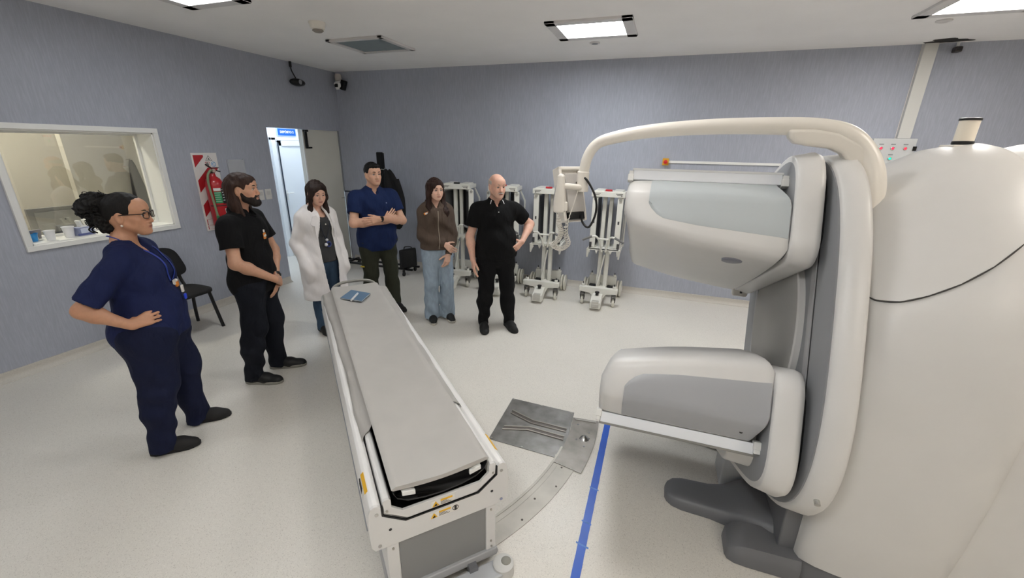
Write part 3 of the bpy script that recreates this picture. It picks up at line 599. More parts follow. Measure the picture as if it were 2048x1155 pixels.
# mattress cover, dished, with side flaps that hang over the rails on the far part
matg = mat('mattress_grey', '#b3b0ab', .55, var=.03, vscale=7, bump=.06, bscale=14)
rows = []; NA = 90
def flap(s, a):  # how far the flap hangs over the inner rail (0 = none)
    end = 1.44 if s < 0 else 1.40
    if a > end: return 0
    return 1
for i in range(NA + 1):
    a = -.77 + (1.925 + .77) * i / NA; dish = .028 + .012 * math.sin(a * 2.1)
    if a < -.60: dish *= max(0, (a + .77) / .17) * .6 + .4
    wig = .003 * math.sin(a * 23) + .002 * math.sin(a * 41 + 1)
    top = []
    for k in range(25):
        l = -.212 + .424 * k / 24; q = l / .212
        z = .668 - dish * (1 - q * q) + .0015 * math.sin(a * 9 + l * 30) + wig * .4 * abs(q) ** 3
        if abs(q) > .9: z -= .014 * ((abs(q) - .9) / .1) ** 2
        top.append(tp(a, l, z))
    bot = [tp(a, .205 - .41 * k / 12, (.628 + .018 * max(0, min(1, (a - 1.2) / .6))) - dish * .95 * (1 - (1 - k / 6) ** 2)) for k in range(13)]
    rows.append(top + bot)
u = MB(); u.loft(rows); ma = lab(u.build('mattress', matg, tb, angle=60), 'grey mattress in a smooth cover')
for s in (-1, 1):
    rr = []; end = 1.45 if s < 0 else 1.40; n = 70
    for i in range(n + 1):
        t = i / n; a = -.77 + (end + .77) * t
        w = .004 * math.sin(a * 17 + s) + .003 * math.sin(a * 31)
        out = (.30 if s < 0 else .302) - (.03 if s < 0 else .035) * min(1, max(0, (a + .5) / 1.1)) + .007 * math.sin(a * 8.0 + 2 * s) * min(1, max(0, a + .3))
        e = .05 * max(0, (t - .96) / .04)
        prof_ = [(.206, .655), (.214, .640), (.225, .627), (.245, .618), ((.245 + out) / 2, .613 + w), (out - .008, .602 + w), (out, .588 + w * 1.5 - (.02 if s < 0 else .01))]
        pr_ = [tp(a + e * k / 6 * (1 if s < 0 else .8), s * l, z) for k, (l, z) in enumerate(prof_)]
        lo_ = [tp(a + e * k / 6 * (1 if s < 0 else .8), s * (l - .001), z - .004) for k, (l, z) in enumerate(prof_)]
        rr.append(pr_ + lo_[::-1])
    u = MB(); u.loft(rr); u.build('mattress_flap', matg, ma, angle=70)
# far handle
hd = MB(); hd.tube(smooth_path([tp(-.80, -.19, .60), tp(-.84, -.19, .635), tp(-.87, -.12, .665), tp(-.88, .0, .672), tp(-.87, .12, .668), tp(-.84, .19, .64), tp(-.80, .19, .605)], 6), .013, 10, flat=1.3); hd.build('push_handle', mat('handle_grey', '#9b9a94', .35), tb)
# foot pedal at the near end
u = MB(); u.loft([[tp(a, l, z) for l, z in ((-.2, .03), (-.2, .05), (.25, .05), (.25, .03))] for a in (1.94, 2.03)]); u.build('foot_pedal', mat('pedal_grey', '#b9bcc0', .35), tb, bevel=.008)
u = MB(); u.loft([[tp(1.985 + r * math.cos(q), .26 + r * math.sin(q), z) for q in [2 * PI * k / 20 for k in range(20)]] for r, z in ((.052, .004), (.05, .06), (.042, .066))]); cs = u.build('pedal_housing', mat('housing_white', '#c9c9c6', .35), tb)
u = MB(); u.sph(tp(1.985, .275, .062), (.026, .026, .012)); u.build('pedal_button', mat('button_grey', '#8b8a82', .4), cs)
for a in (1.95,): 
    for l in (-.15, .12): u = MB(); u.loft([[tp(q, l + k, z) for k, z in ((-.02, .03), (-.02, .075), (.02, .075), (.02, .03))] for q in (1.89, 1.96)]); u.build('pedal_arm', dark_grey_plastic, tb)
# notebook and marker on the mattress
zz = .6615
nb = thing('notebook', 'blue-grey soft-cover notebook lying at the far end of the mattress', 'notebook', tuple(tp(-.44, -.03, zz)))
q = [tp(-.43, -.165, zz), tp(-.615, -.05, zz), tp(-.45, .095, zz), tp(-.275, -.005, zz)]
def quad(name, pts, z0, z1, mt, parent, ins=0):
    c = sum(pts, Vector()) / 4; P = [c + (p - c) * (1 - ins) for p in pts]; u = MB(); u.loft([[p + Vector((0, 0, z0)) for p in P], [p + Vector((0, 0, z1)) for p in P]]); return u.build(name, mt, parent, bevel=.001)
quad('pages', q, .001, .007, mat('paper', '#dcdad2', .7), nb, .02); bc_ = mat('notebook_blue', '#5c7893', .5, var=.03); quad('cover', q, .007, .009, bc_, nb); quad('back_cover', q, -.001, .001, bc_, nb)
mk = thing('marker_pen', 'white marker pen lying across the blue notebook', 'pen', tuple(tp(-.39, -.05, zz)))
p0, p1 = tp(-.315, -.085, zz + .013), tp(-.46, -.012, zz + .018); d = (p1 - p0)
MB().tube([p0, p0 + d * .72], .009, 14).build('barrel', white_plastic, mk, bevel=.001); MB().tube([p0 + d * .72, p1], [.0098, .0092], 14).build('cap', mat('pen_cap', '#cfd6da', .4), mk, bevel=.001)

# ================================================================ floor fittings
arcC = Vector((-2.14, 2.515, 0)); 
def arc_pts(r, a0, a1, n): return [arcC + Vector((r * math.cos(math.radians(a0 + (a1 - a0) * i / n)), r * math.sin(math.radians(a0 + (a1 - a0) * i / n)), 0)) for i in range(n + 1)]
def arc_strip(r0, r1, a0, a1, z0, z1, n=60):
    I, O = arc_pts(r0, a0, a1, n), arc_pts(r1, a0, a1, n); u = MB()
    u.loft([[i + Vector((0, 0, z0)), o + Vector((0, 0, z0)), o + Vector((0, 0, z1)), i + Vector((0, 0, z1))] for i, o in zip(I, O)]); return u
ar = thing('arc_rail', 'curved brushed-metal rail plate set in the floor beside the patient table', 'floor rail', tuple(arcC + Vector((1.6, -.8, 0))))
galv = mat('galvanised', '#bdb9b1', .55, .6, var=.12, vscale=6); worn = mat('worn_metal', '#8a8885', .36, .7, var=.28, vscale=9, bump=.1, bscale=30)
arc_strip(1.735, 1.875, -33.3, -10, .0005, .004).build('rail_plate', galv, ar, angle=30)
arc_strip(1.722, 1.737, -33.3, -6, .0005, .007).build('rail_lip', galv, ar, angle=30)
arc_strip(1.762, 1.768, -33.3, -12, .004, .0055).build('rail_ridge', galv, ar, angle=30)
for k, a in enumerate(range(-32, -10, 5)):
    for r in (1.80, 1.845):
        if (k % 2) == (r > 1.82): 
            p = arc_pts(r, a, a, 1)[0]; u = MB(); u.cyl(p + Vector((0, 0, .003)), p + Vector((0, 0, .0052)), .0065, n=12); u.build('rail_screw', mat('screw_dark', '#57524c', .5, .6), ar)
ap = thing('arc_end_plate', 'worn brown-grey metal plate over the end of the curved floor rail', 'metal plate', tuple(arcC + Vector((1.8, 0, 0))))
arc_strip(1.735, 1.925, -11.5, 5.5, .0045, .0075).build('plate', mat('plate_brown', '#8b8680', .4, .75, var=.2, vscale=10, bump=.1, bscale=25), ap, angle=30)
p = arc_pts(1.85, -1.5, -1.5, 1)[0]; u = MB(); u.lathe([(.035, .007), (.025, .02), (.006, .036)], p, n=12); u.build('locating_cone', chrome, ap)
u = MB(); u.loft([[arcC + Vector((1.745, .155, .0076)), arcC + Vector((1.90, .175, .0076)), arcC + Vector((1.90, .155, .0076)), arcC + Vector((1.745, .14, .0076))], [arcC + Vector((1.745, .155, .012)), arcC + Vector((1.90, .175, .012)), arcC + Vector((1.90, .155, .012)), arcC + Vector((1.745, .14, .012))]]); u.build('plate_strip', steel, ap)
for r, a in ((1.87, .8), (1.88, -1.2), (1.80, -2.4), (1.865, -4), (1.78, 3)):
    p = arc_pts(r, a, a, 1)[0]; u = MB(); u.cyl(p + Vector((0, 0, .007)), p + Vector((0, 0, .0095)), .007, n=12); u.build('plate_screw', chrome, ap)
fp = thing('floor_plate', 'dark square metal floor plate with two raised guide channels', 'metal plate', (-.68, 2.49, 0))
u = MB(); u.loft([[(-.925, 2.235, z), (-.425, 2.215, z), (-.405, 2.45, z), (-.418, 2.748, z), (-.93, 2.762, z)] for z in (.0005, .004)]); u.build('plate', worn, fp, bevel=.001)
for path in ([(-.876, 2.585), (-.69, 2.52), (-.43, 2.512)], [(-.871, 2.381), (-.69, 2.437), (-.43, 2.42)]):
    P3 = [Vector((x_, y_, .006)) for x_, y_ in path]
    for o in (-.018, .018):
        u = MB(); u.tube([q + Vector((0, o, .002)) for q in P3], .005, 8); u.build('guide_rail', steel, fp)
    u = MB(); u.loft([[(q.x, q.y - .015, .004), (q.x, q.y + .015, .004), (q.x, q.y + .015, .0058), (q.x, q.y - .015, .0058)] for q in P3]); u.build('guide_channel', mat('channel_dark', '#6d6763', .4, .6, var=.2, vscale=14), fp)
for x_, y_ in ((-.91, 2.25), (-.44, 2.235), (-.44, 2.73), (-.91, 2.745), (-.68, 2.235), (-.68, 2.745)):
    u = MB(); u.cyl((x_, y_, .003), (x_, y_, .0062), .008, n=12); u.build('plate_screw', steel, fp)
bt = mat('blue_tape', '#1355c0', .35, var=.05, vscale=12)
u = MB(); edge = []
for i in range(81):
    y = .55 + (3.99 - .55) * i / 80; w = .022 + .0006 * math.sin(i * 2.3); edge.append([(-.157 - w, y, .0006), (-.157 + w, y, .0006), (-.157 + w, y, .0016), (-.157 - w, y, .0016)])
u.loft(edge); tag(u.build('floor_tape', bt, smooth=False), 'long straight strip of blue tape on the floor before the scanner', 'tape')
u = MB(); u.box((-.02, 3.965, .0011), (.26, .046, .001)); tag(u.build('floor_tape', bt, smooth=False), 'short blue tape strip behind the lower detector head, across the long strip', 'tape')
# worn cross marks where old tape sat over the blue strip
smg = mat('tape_residue', '#4f7cc8', .5, var=.2, vscale=40)
for y_, x0_, x1_, sk_ in ((2.035, -.183, -.128, .006), (1.78, -.186, -.131, .006), (1.635, -.19, -.122, .008)):
    u = MB(); u.add([(x0_, y_ + sk_, .0019), (x1_, y_ - sk_, .0019), (x1_, y_ - sk_ + .011, .0019), (x0_, y_ + sk_ + .011, .0019), (x0_, y_ + sk_, .0017), (x1_, y_ - sk_, .0017), (x1_, y_ - sk_ + .011, .0017), (x0_, y_ + sk_ + .011, .0017)], [(0, 1, 2, 3), (7, 6, 5, 4), (0, 4, 5, 1), (1, 5, 6, 2), (2, 6, 7, 3), (3, 7, 4, 0)])
    tag(u.build('tape_mark', smg, smooth=False), 'pale worn scuff across the long blue floor tape', 'tape mark', 'worn scuffs on the blue tape')
# ================================================================ collimator carts along the back wall
cart_white = mat('cart_white', '#dcdbd3', .42, var=.02, vscale=9); lead_dark = mat('lead_dark', '#4a4a4b', .5, .3, var=.1); mesh_grey = mat('collimator_face', '#7d8084', .45, .4, var=.06)
tyre = mat('tyre_cream', '#d2cfc4', .55); rubber = mat('rubber_dark', '#1d1d1e', .6); grip = mat('grip_grey', '#6d6c6b', .6); redm = mat('handle_red', '#b3202a', .4)
def make_cart(loc, label, rz=0, spread=0, cpanel=True, handle=True, redk=True):
    """local frame: x right, -y towards the room, z up"""
    t = thing('collimator_cart', label, 'medical cart', (0, 0, 0), 0, 'collimator carts by the back wall')
    B = lambda name, bxs, m, bev=.006, par=t: [u := MB(), [u.box(*q) if len(q) < 3 else u.box(q[0], q[1], q[2]) for q in bxs], u.build(name, m, par, bev)][-1]
    u = MB(); u.prism([(-.245, .18), (-.245, .245), (.245, .245), (.245, .18), (.10, .165), (.075, .115), (-.075, .115), (-.10, .165)], (0, -.30, 0), (0, .07, 0)); u.build('front_beam', cart_white, t, .005)
    B('rear_beam', [((0, .17, .215), (.37, .06, .14))], cart_white)
    u = MB(); u.prism([(-.50, .03), (-.50, .115), (-.36, .17), (.15, .19), (.15, .13), (-.3, .09), (-.42, .03)], (-.065, 0, 0), (.13, 0, 0), (0, 1, 0)); ch = u.build('chassis', cart_white, t, .005)
    B('brake_pedal', [((0, -.47, .115), (.09, .08, .035)), ((0, -.507, .075), (.09, .012, .05))], mat('pedal_metal', '#c4c2bb', .4, .3), .006, ch)
    B('pedal_slot', [((0, -.503, .06), (.075, .006, .02))], rubber, 0, ch)
    u = MB(); u.cyl((0, -.36, .17), (0, -.36, .20), .02, n=12); u.cyl((0, -.36, .2), (0, -.36, .215), .028, n=12); u.build('knob', rubber, ch)
    for s in (-1, 1):   # front swivel castors
        x, y = s * .20, -.30
        B('castor_fork', [((x, y + .02, .155), (.055, .06, .02)), ((x - .024, y + .035, .115), (.008, .07, .09), Matrix.Rotation(.4, 3, 'X')), ((x + .024, y + .035, .115), (.008, .07, .09), Matrix.Rotation(.4, 3, 'X'))], mat('fork_metal', '#5f5d5a', .4, .6), .002)
        u = MB(); u.lathe([(.03, -.017), (.052, -.017), (.06, -.01), (.06, .01), (.052, .017), (.03, .017)], (x, y + .045, .06), (1, 0, 0), 24); w = u.build('castor_wheel', tyre, t)
        MB().lathe([(.03, -.019), (.03, .019)], (x, y + .045, .06), (1, 0, 0), 20).build('wheel_hub', white_paint, w)
        u = MB(); u.cyl((x, y + .05, .24), (x, y + .05, .275), .022, n=12); u.build('castor_cap', cart_white, t, .003); u = MB(); u.cyl((x, y + .05, .27), (x, y + .05, .30), .006, n=8); u.build('stud', rubber, t)
        u = MB(); x = s * .155; u.cyl((x, .17, .28), (x, .17, .31), .02, n=12); u.build('rear_cap', cart_white, t, .003); u = MB(); u.cyl((x, .17, .305), (x, .17, .335), .006, n=8); u.build('stud', rubber, t)
        u = MB()   # rear twin wheels
        for xo in (s * .205, s * .245): u.lathe([(.05, -.014), (.10, -.014), (.112, -.007), (.112, .007), (.10, .014), (.05, .014)], (xo, .19, .114), (1, 0, 0), 30)
        w = u.build('rear_wheel', tyre, t); MB().lathe([(.05, -.035), (.052, .038), (.02, .042)] if s > 0 else [(.02, -.042), (.052, -.038), (.05, .035)], (s * .225, .19, .114), (1, 0, 0), 24).build('wheel_hub', white_paint, w)
        B('rear_foot', [((s * .12, .10, .14), (.10, .06, .05))], rubber, .004)
    u = MB(); u.bar((-.045, .02, .18), (-.045, .04, 1.37), .05, .06); u.bar((.045, .02, .18), (.045, .04, .72), .05, .06); u.build('mast', cart_white, t, .006)
    MB().bar((.035, .06, .2), (.035, .06, 1.37), .05, .05).build('mast_rear', cart_white, t, .006)
    u = MB(); u.bar((-.05, -.06, .22), (.01, -.02, .62), .018); u.build('gas_strut', cart_white, t, .003)
    # lower tray with notched brackets
    u = MB(); u.prism([(-.20, .72), (-.20, .65), (-.18, .65), (-.18, .69), (-.11, .69), (-.09, .64), (-.07, .69), (.07, .69), (.09, .64), (.11, .69), (.16, .69), (.175, .62), (.205, .66), (.22, .72)], (0, -.09, 0), (0, .05, 0)); u.box((0, .08, .71), (.40, .34, .022)); u.build('lower_tray', cart_white, t, .004)
    for s in (-1, 1): 
        u = MB(); u.prism([(-.14, .60), (-.16, .72), (.24, .72), (.24, .68), (.0, .66)], (s * .19, 0, 0), (s * .02, 0, 0), (0, 1, 0)); u.build('tray_side', cart_white, t, .004)
    # top header with two raised wings
    u = MB(); u.prism([(-.205, 1.375), (-.205, 1.435), (-.20, 1.44), (.20, 1.44), (.205, 1.435), (.205, 1.375)], (0, -.10, 0), (0, .07, 0)); u.box((0, .1, 1.405), (.40, .34, .05)); u.prism([(-.18, 1.43), (-.17, 1.452), (-.06, 1.452), (-.045, 1.43)], (0, -.09, 0), (0, .3, 0)); u.prism([(.045, 1.43), (.06, 1.452), (.17, 1.452), (.18, 1.43)], (0, -.09, 0), (0, .3, 0)); hd_ = u.build('header', cart_white, t, .006)
    for s in (-1, 1):
        u = MB(); 
        for k in range(2): u.box((s * .135, -.1012, 1.418 - .017 * k), (.085 - .03 * k, .0018, .007))
        u.box((s * .165, -.1012, 1.398), (.012, .0018, .02)); u.build('header_label', mat('label_ink', '#6a6862', .6), hd_)
    if redk: u = MB(); u.box((-.005, -.02, 1.452), (.085, .035, .022)); u.box((-.005, -.02, 1.435), (.05, .03, .02)); u.build('release_handle', redm, hd_, .005)
    else: u = MB(); u.box((-.005, -.02, 1.452), (.085, .035, .022)); u.build('release_handle', rubber, hd_, .005)
    # two collimators standing on edge
    for s in (-1, 1):
        yaw = s * spread
        Rz = Matrix.Rotation(yaw, 3, 'Z'); P = lambda x, y, z: tuple(Rz @ Vector((x, y, 0)) + Vector((s * .155, .04, z)))
        u = MB(); u.box(P(0, .08, 1.045), (.055, .38, .62), Rz); c = u.build('collimator', mesh_grey, t, .004)
        u = MB(); u.box(P(0, -.115, 1.045), (.07, .022, .63), Rz); u.box(P(0, .08, 1.36), (.07, .40, .02), Rz); u.box(P(0, .08, .735), (.07, .40, .02), Rz); u.box(P(0, .275, 1.045), (.07, .022, .63), Rz); u.build('collimator_frame', cart_white, c, .004)
        u = MB(); u.box(P(-s * .03, .08, 1.045), (.012, .34, .58), Rz); u.build('collimator_core', lead_dark, c)
        u = MB(); u.box(P(0, -.128, 1.06), (.02, .006, .04), Rz); u.build('collimator_latch', lead_dark, c, .002)
        u = MB(); u.cyl(P(0, -.12, 1.345), P(0, -.14, 1.345), .018, n=14); u.build('collimator_pin', mat('pin_grey', '#a6a49d', .4, .4), c)
        u = MB(); u.box(P(.02 * s, -.12, .76), (.03, .03, .07), Rz); u.build('latch_lever', lead_dark, c, .003)
        u = MB(); u.prism([(-.02, 1.40), (.0, 1.40), (.09, 1.22), (.09, .70), (.07, .70), (.07, 1.215)] if spread else [(.045, 1.40), (.062, 1.40), (.062, .68), (.045, .68)], (s * .155 if s > 0 else -.155, .30, 0), (0, .03, 0), (s, 0, 0)); u.build('side_stay', cart_white, t, .003)
    # Y handlebar
    for s in (-1, 1):
        pth = smooth_path([(s * .025, -.11, .68), (s * .05, -.15, .80), (s * .07, -.20, .87), (s * .10, -.225, .90), (s * .145, -.23, .895)], 5)
        u = MB(); u.tube(pth, .013, 12); u.build('handlebar', cart_white, t)
        u = MB(); u.tube([(s * .14, -.23, .897), (s * .255, -.245, .845)], .0145, 12); u.build('hand_grip', grip, t)
    u = MB(); u.tube([(-.07, -.2, .865), (.07, -.2, .865)], .013, 10); u.build('handle_bridge', cart_white, t)
    t.location = loc; t.rotation_euler = (0, 0, rz)
    return t
make_cart((-.60, 5.44, 0), 'white collimator cart nearest the scanner, fully visible, red release handle on top')
make_cart((-1.37, 5.42, 0), 'white collimator cart behind the hanging coiled cord of the monitor boom', rz=.03)
make_cart((-2.02, 5.45, 0), 'white collimator cart half hidden behind the older man in black', rz=.12, spread=.35)
make_cart((-2.72, 5.44, 0), 'white collimator cart behind the woman in the brown hoodie, dark release handle', rz=.16, spread=.5, redk=False)

# ================================================================ back wall fittings
es = thing('emergency_stop', 'yellow emergency stop box with red button on the back wall', 'emergency switch', (.02, YB, 1.80))
MB().box((.02, YB - .025, 1.80), (.075, .05, .085)).build('stop_box', mat('stop_yellow', '#d9a21f', .45), es, .006)
MB().lathe([(.012, 0), (.012, .015), (.024, .018), (.024, .03), (.012, .034)], (.02, YB - .05, 1.80), (0, -1, 0), 20).build('stop_button', mat('stop_red', '#d0272b', .35), es)
tag(MB().box((.68, YB - .009, 1.80), (1.25, .018, .03)).build('cable_trunking', white_paint, bevel=.003), 'thin white horizontal trunking running right from the yellow stop box', 'cable trunking')
dk = thing('cable_duct', 'wide pale vertical cable duct from ceiling to control panel on the back wall', 'cable duct', (2.39, YB, 2.1))
MB().box((2.385, YB - .025, 2.55), (.115, .05, .895)).build('duct_cover', mat('duct_white', '#d3d2cd', .45), dk, .003)
MB().box((2.385, YB - .003, 2.55), (.125, .006, .895)).build('duct_base', frm, dk)
cp = thing('control_panel', 'grey wall box with two red lamps and one green lamp beside the scanner dome', 'control panel', (2.34, YB, 1.94))
MB().box((2.29, YB - .06, 1.945), (.38, .12, .31)).build('panel_box', mat('panel_box', '#c6c8c8', .45), cp, .005)
for x, z, c in ((2.284, 2.0, (1, .02, .06)), (2.392, 2.0, (1, .02, .05)), (2.18, 2.0, (1, .02, .06)), (2.284, 1.896, (0, .8, .35))):
    u = MB(); u.lathe([(.018, 0), (.018, .008), (.012, .01)], (x, YB - .12, z), (0, -1, 0), 16); b_ = u.build('lamp_bezel', chrome, cp)
    MB().sph((x, YB - .132, z), (.012, .008, .012)).build('pilot_lamp', emit('pilot_%d' % int(x * 1000 + z * 100), c, .55), b_)
    MB().box((x, YB - .121, z + .04), (.04, .002, .012)).build('lamp_tag', mat('tag_grey', '#8c8f90', .5), b_)
MB().box((2.472, YB - .125, 2.0), (.03, .02, .045)).build('panel_switch', black_plastic, cp, .003)
cm_ = thing('security_camera', 'small dark camera by the ceiling beside the cable duct', 'camera', (2.6, 5.83, 2.95))
MB().box((2.6, 5.83, 2.93), (.06, .07, .05)).build('camera_body', mat('cam_dark', '#3a3638', .5), cm_, .01); MB().lathe([(.012, 0), (.018, .02)], (2.6, 5.80, 2.93), (0, -1, 0), 14).build('camera_lens', black_plastic, cm_); MB().cyl((2.6, 5.84, 2.95), (2.6, 5.84, 3.0), .012).build('camera_mount', white_paint, cm_)
cm_ = thing('security_camera', 'white corner camera with a dark hood where the two walls meet the ceiling', 'camera', (-4.93, 5.78, 2.85))
MB().lathe([(.04, .06), (.05, .03), (.05, -.03), (.03, -.05)], (-4.9, 5.80, 2.90), n=20).build('camera_mount', mat('cam_ivory', '#c9c2ba', .5), cm_)
MB().box((-4.87, 5.76, 2.80), (.10, .09, .10), Matrix.Rotation(.5, 3, 'X') @ Matrix.Rotation(.3, 3, 'Z')).build('camera_body', white_paint, cm_, .012)
u = MB(); u.box((-4.80, 5.78, 2.80), (.07, .08, .14), Matrix.Rotation(.4, 3, 'Y')); u.box((-4.87, 5.705, 2.79), (.06, .02, .05)); u.build('camera_hood', black_plastic, cm_, .01)

# ================================================================ left wall fittings
sk_ = thing('wall_speaker', 'black speaker hanging from the ceiling by a cord above the doorway', 'speaker', (-4.95, 5.03, 2.75))
MB().sph((-4.95, 5.03, 2.745), (.07, .125, .05)).build('speaker_body', black_plastic, sk_)
MB().lathe([(.02, 0), (.032, .006), (.02, .009)], (-4.885, 5.01, 2.745), (1, .1, 0), 18).build('speaker_badge', grey_plastic, sk_)
u = MB(); u.tube(smooth_path([(-4.99, 4.985, 2.985), (-4.985, 4.985, 2.90), (-4.97, 5.0, 2.84), (-4.95, 5.02, 2.78)], 5), .008, 8); u.cyl((-4.99, 4.985, 3.0), (-4.99, 4.985, 2.93), .017); u.build('speaker_cord', black_plastic, sk_)
# fire extinguisher signboard
fs = thing('fire_sign', 'tall red and white striped fire extinguisher backboard with A B C symbols', 'sign', (XL, 3.55, 1.4))
fx = XL + .004; FY0, FY1, FZ0, FZ1 = 3.405, 3.70, .94, 1.822
MB().box((fx, (FY0 + FY1) / 2, (FZ0 + FZ1) / 2), (.008, FY1 - FY0, FZ1 - FZ0)).build('sign_board', mat('board_white', '#e3dfdc', .45), fs, .002)
fred = mat('sign_red', '#b3222a', .45); fink = mat('sign_ink', '#3d4a46', .5); fblue = mat('sign_circle_blue', '#4f9fd0', .5)
def yz(name, pts, m, par, x=fx + .004, th=.0012): u = MB(); u.prism(pts, (x, 0, 0), (th, 0, 0), (0, 1, 0)); return u.build(name, m, par, smooth=False)
a, b, lo_, hi = FY0 + .018, FY1 - .018, 1.09, 1.80
def clip(poly):  # clip stripe polygons to the striped field
    def cut(P, f):
        out = []
        for i in range(len(P)):
            p, q = P[i - 1], P[i]; fp_, fq = f(p), f(q)
            if (fp_ >= 0) != (fq >= 0): t = fp_ / (fp_ - fq); out.append((p[0] + (q[0] - p[0]) * t, p[1] + (q[1] - p[1]) * t))
            if fq >= 0: out.append(q)
        return out
    for f in (lambda p: p[0] - a, lambda p: b - p[0], lambda p: p[1] - lo_, lambda p: hi - p[1]):
        if poly: poly = cut(poly, f)
    return poly
for k in range(5):
    z0 = 1.80 - .28 * k; P = clip([(a, z0), (a, z0 - .135), (b, z0 + .12), (b, z0 + .255)])
    if len(P) > 2: yz('red_stripe', P, fred, fs)
yz('symbol_field', [(a + .115, 1.80), (a + .115, 1.66), (b, 1.66), (b, 1.80)], mat('board_white', '#e3dfdc'), fs, fx + .0052)
def ring2(name, pts, w, m):
    c = (sum(p[0] for p in pts) / len(pts), sum(p[1] for p in pts) / len(pts)); ins = [(c[0] + (p[0] - c[0]) * (1 - w), c[1] + (p[1] - c[1]) * (1 - w)) for p in pts]
    u = MB(); n = len(pts); x = fx + .0064
    u.add([(x + .0012, *p) for p in pts] + [(x + .0012, *p) for p in ins] + [(x, *p) for p in pts] + [(x, *p) for p in ins], [(i, (i + 1) % n, n + (i + 1) % n, n + i) for i in range(n)] + [(2 * n + i, 3 * n + i, 3 * n + (i + 1) % n, 2 * n + (i + 1) % n) for i in range(n)] + [(i, 2 * n + i, 2 * n + (i + 1) % n, (i + 1) % n) for i in range(n)] + [(n + i, n + (i + 1) % n, 3 * n + (i + 1) % n, 3 * n + i) for i in range(n)])
    return u.build(name, m, fs, smooth=False)
ring2('symbol_triangle', [(3.555, 1.735), (3.635, 1.735), (3.595, 1.795)], .16, fink); ring2('symbol_square', [(3.545, 1.668), (3.545, 1.722), (3.597, 1.722), (3.597, 1.668)], .14, fred)
ring2('symbol_circle', [(3.640 + .029 * math.cos(2 * PI * k / 24), 1.695 + .029 * math.sin(2 * PI * k / 24)) for k in range(24)], .16, fblue)
for ch, y, z, s, m_ in (('A', 3.595, 1.752, .035, fink), ('B', 3.571, 1.695, .05, mat('letter_dark', '#3a2a2c', .5)), ('C', 3.640, 1.695, .045, fblue)): text('symbol_letter', ch, s, frame4((fx + .0075, y, z), (0, 1, 0), (0, 0, 1)), m_, fs, bold=.001)
for z0, z1 in ((.958, .995), (1.005, 1.075)): ring2('label_box', [(a, z0), (a, z1), (b, z1), (b, z0)], .06, fred)
# extinguisher
fe = thing('fire_extinguisher', 'red fire extinguisher with a green label hanging on the striped board', 'fire extinguisher', (-4.905, 3.525, 1.0))
ec = (-4.905, 3.525, 1.0); fer = mat('extinguisher_red', '#b01620', .28, coat=.4)
MB().lathe([(.0, .0), (.082, .0), (.09, .012), (.09, .46), (.085, .50), (.066, .54), (.035, .565), (.028, .60)], ec, n=32).build('cylinder_body', fer, fe)
u = MB(); u.lathe([(.026, .595), (.028, .63), (.015, .645)], ec, n=16); u.build('valve', mat('valve_dark', '#4a3a38', .4, .5), fe)
u = MB(); u.bar((ec[0], 3.545, 1.64), (ec[0], 3.625, 1.615), .02, .012); u.bar((ec[0], 3.525, 1.66), (ec[0], 3.47, 1.70), .022, .012); u.bar((ec[0], 3.525, 1.655), (ec[0], 3.615, 1.66), .02, .008); u.build('lever', rubber, fe, .003)
u = MB(); u.lathe([(.02, 0), (.02, .012)], (ec[0] + .03, 3.525, 1.632), (1, 0, 0), 16); u.build('gauge', mat('gauge', '#b9a49a', .4), fe)
u = MB(); u.tube(smooth_path([(ec[0] + .03, 3.51, 1.635), (ec[0] + .05, 3.47, 1.63), (ec[0] + .05, 3.435, 1.58), (ec[0] + .05, 3.425, 1.48), (ec[0] + .06, 3.43, 1.33), (ec[0] + .06, 3.44, 1.2), (ec[0] + .06, 3.445, 1.12)], 6), .0125, 12); u.build('hose', mat('hose_green_grey', '#7d8a6c', .55), fe)
MB().cyl((ec[0] + .06, 3.445, 1.13), (ec[0] + .062, 3.45, 1.07), .016, .02).build('nozzle', mat('nozzle_green', '#2f7a45', .5), fe)
def curved(name, a0, a1, z0, z1, m, r=.0915):
    u = MB(); n = 12; f = lambda an, rr, z: (ec[0] + rr * math.cos(an), ec[1] + rr * math.sin(an), z)
    u.loft([[f(a0 + (a1 - a0) * i / n, r - .001, z0), f(a0 + (a1 - a0) * i / n, r, z0), f(a0 + (a1 - a0) * i / n, r, z1), f(a0 + (a1 - a0) * i / n, r - .001, z1)] for i in range(n + 1)]); return u.build(name, m, fe)
curved('label_green', -.85, -.05, 1.27, 1.40, mat('label_green', '#1f8a58', .45)); curved('label_white', -.85, -.05, 1.41, 1.44, mat('label_white', '#dfe3e0', .45)); curved('label_black', -.03, .75, 1.26, 1.44, mat('label_black', '#17191c', .45))
for k in range(5): curved('label_line', .05, .62 - .05 * (k % 2), 1.415 - .03 * k, 1.424 - .03 * k, mat('label_white', '#dfe3e0'), .0923)
for k in range(5): curved('label_line', -.80, -.12 - .1 * (k % 2), 1.385 - .024 * k, 1.389 - .024 * k, mat('label_white', '#dfe3e0'), .0923)
curved('body_band', -1.6, 1.6, 1.235, 1.245, rubber, .0918)
curved('round_emblem', .05, .55, 1.15, 1.205, mat('label_white', '#dfe3e0'), .0922)
MB().box((XL + .035, 3.525, 1.5), (.04, .05, .06)).build('hook_bracket', steel, fe, .004)
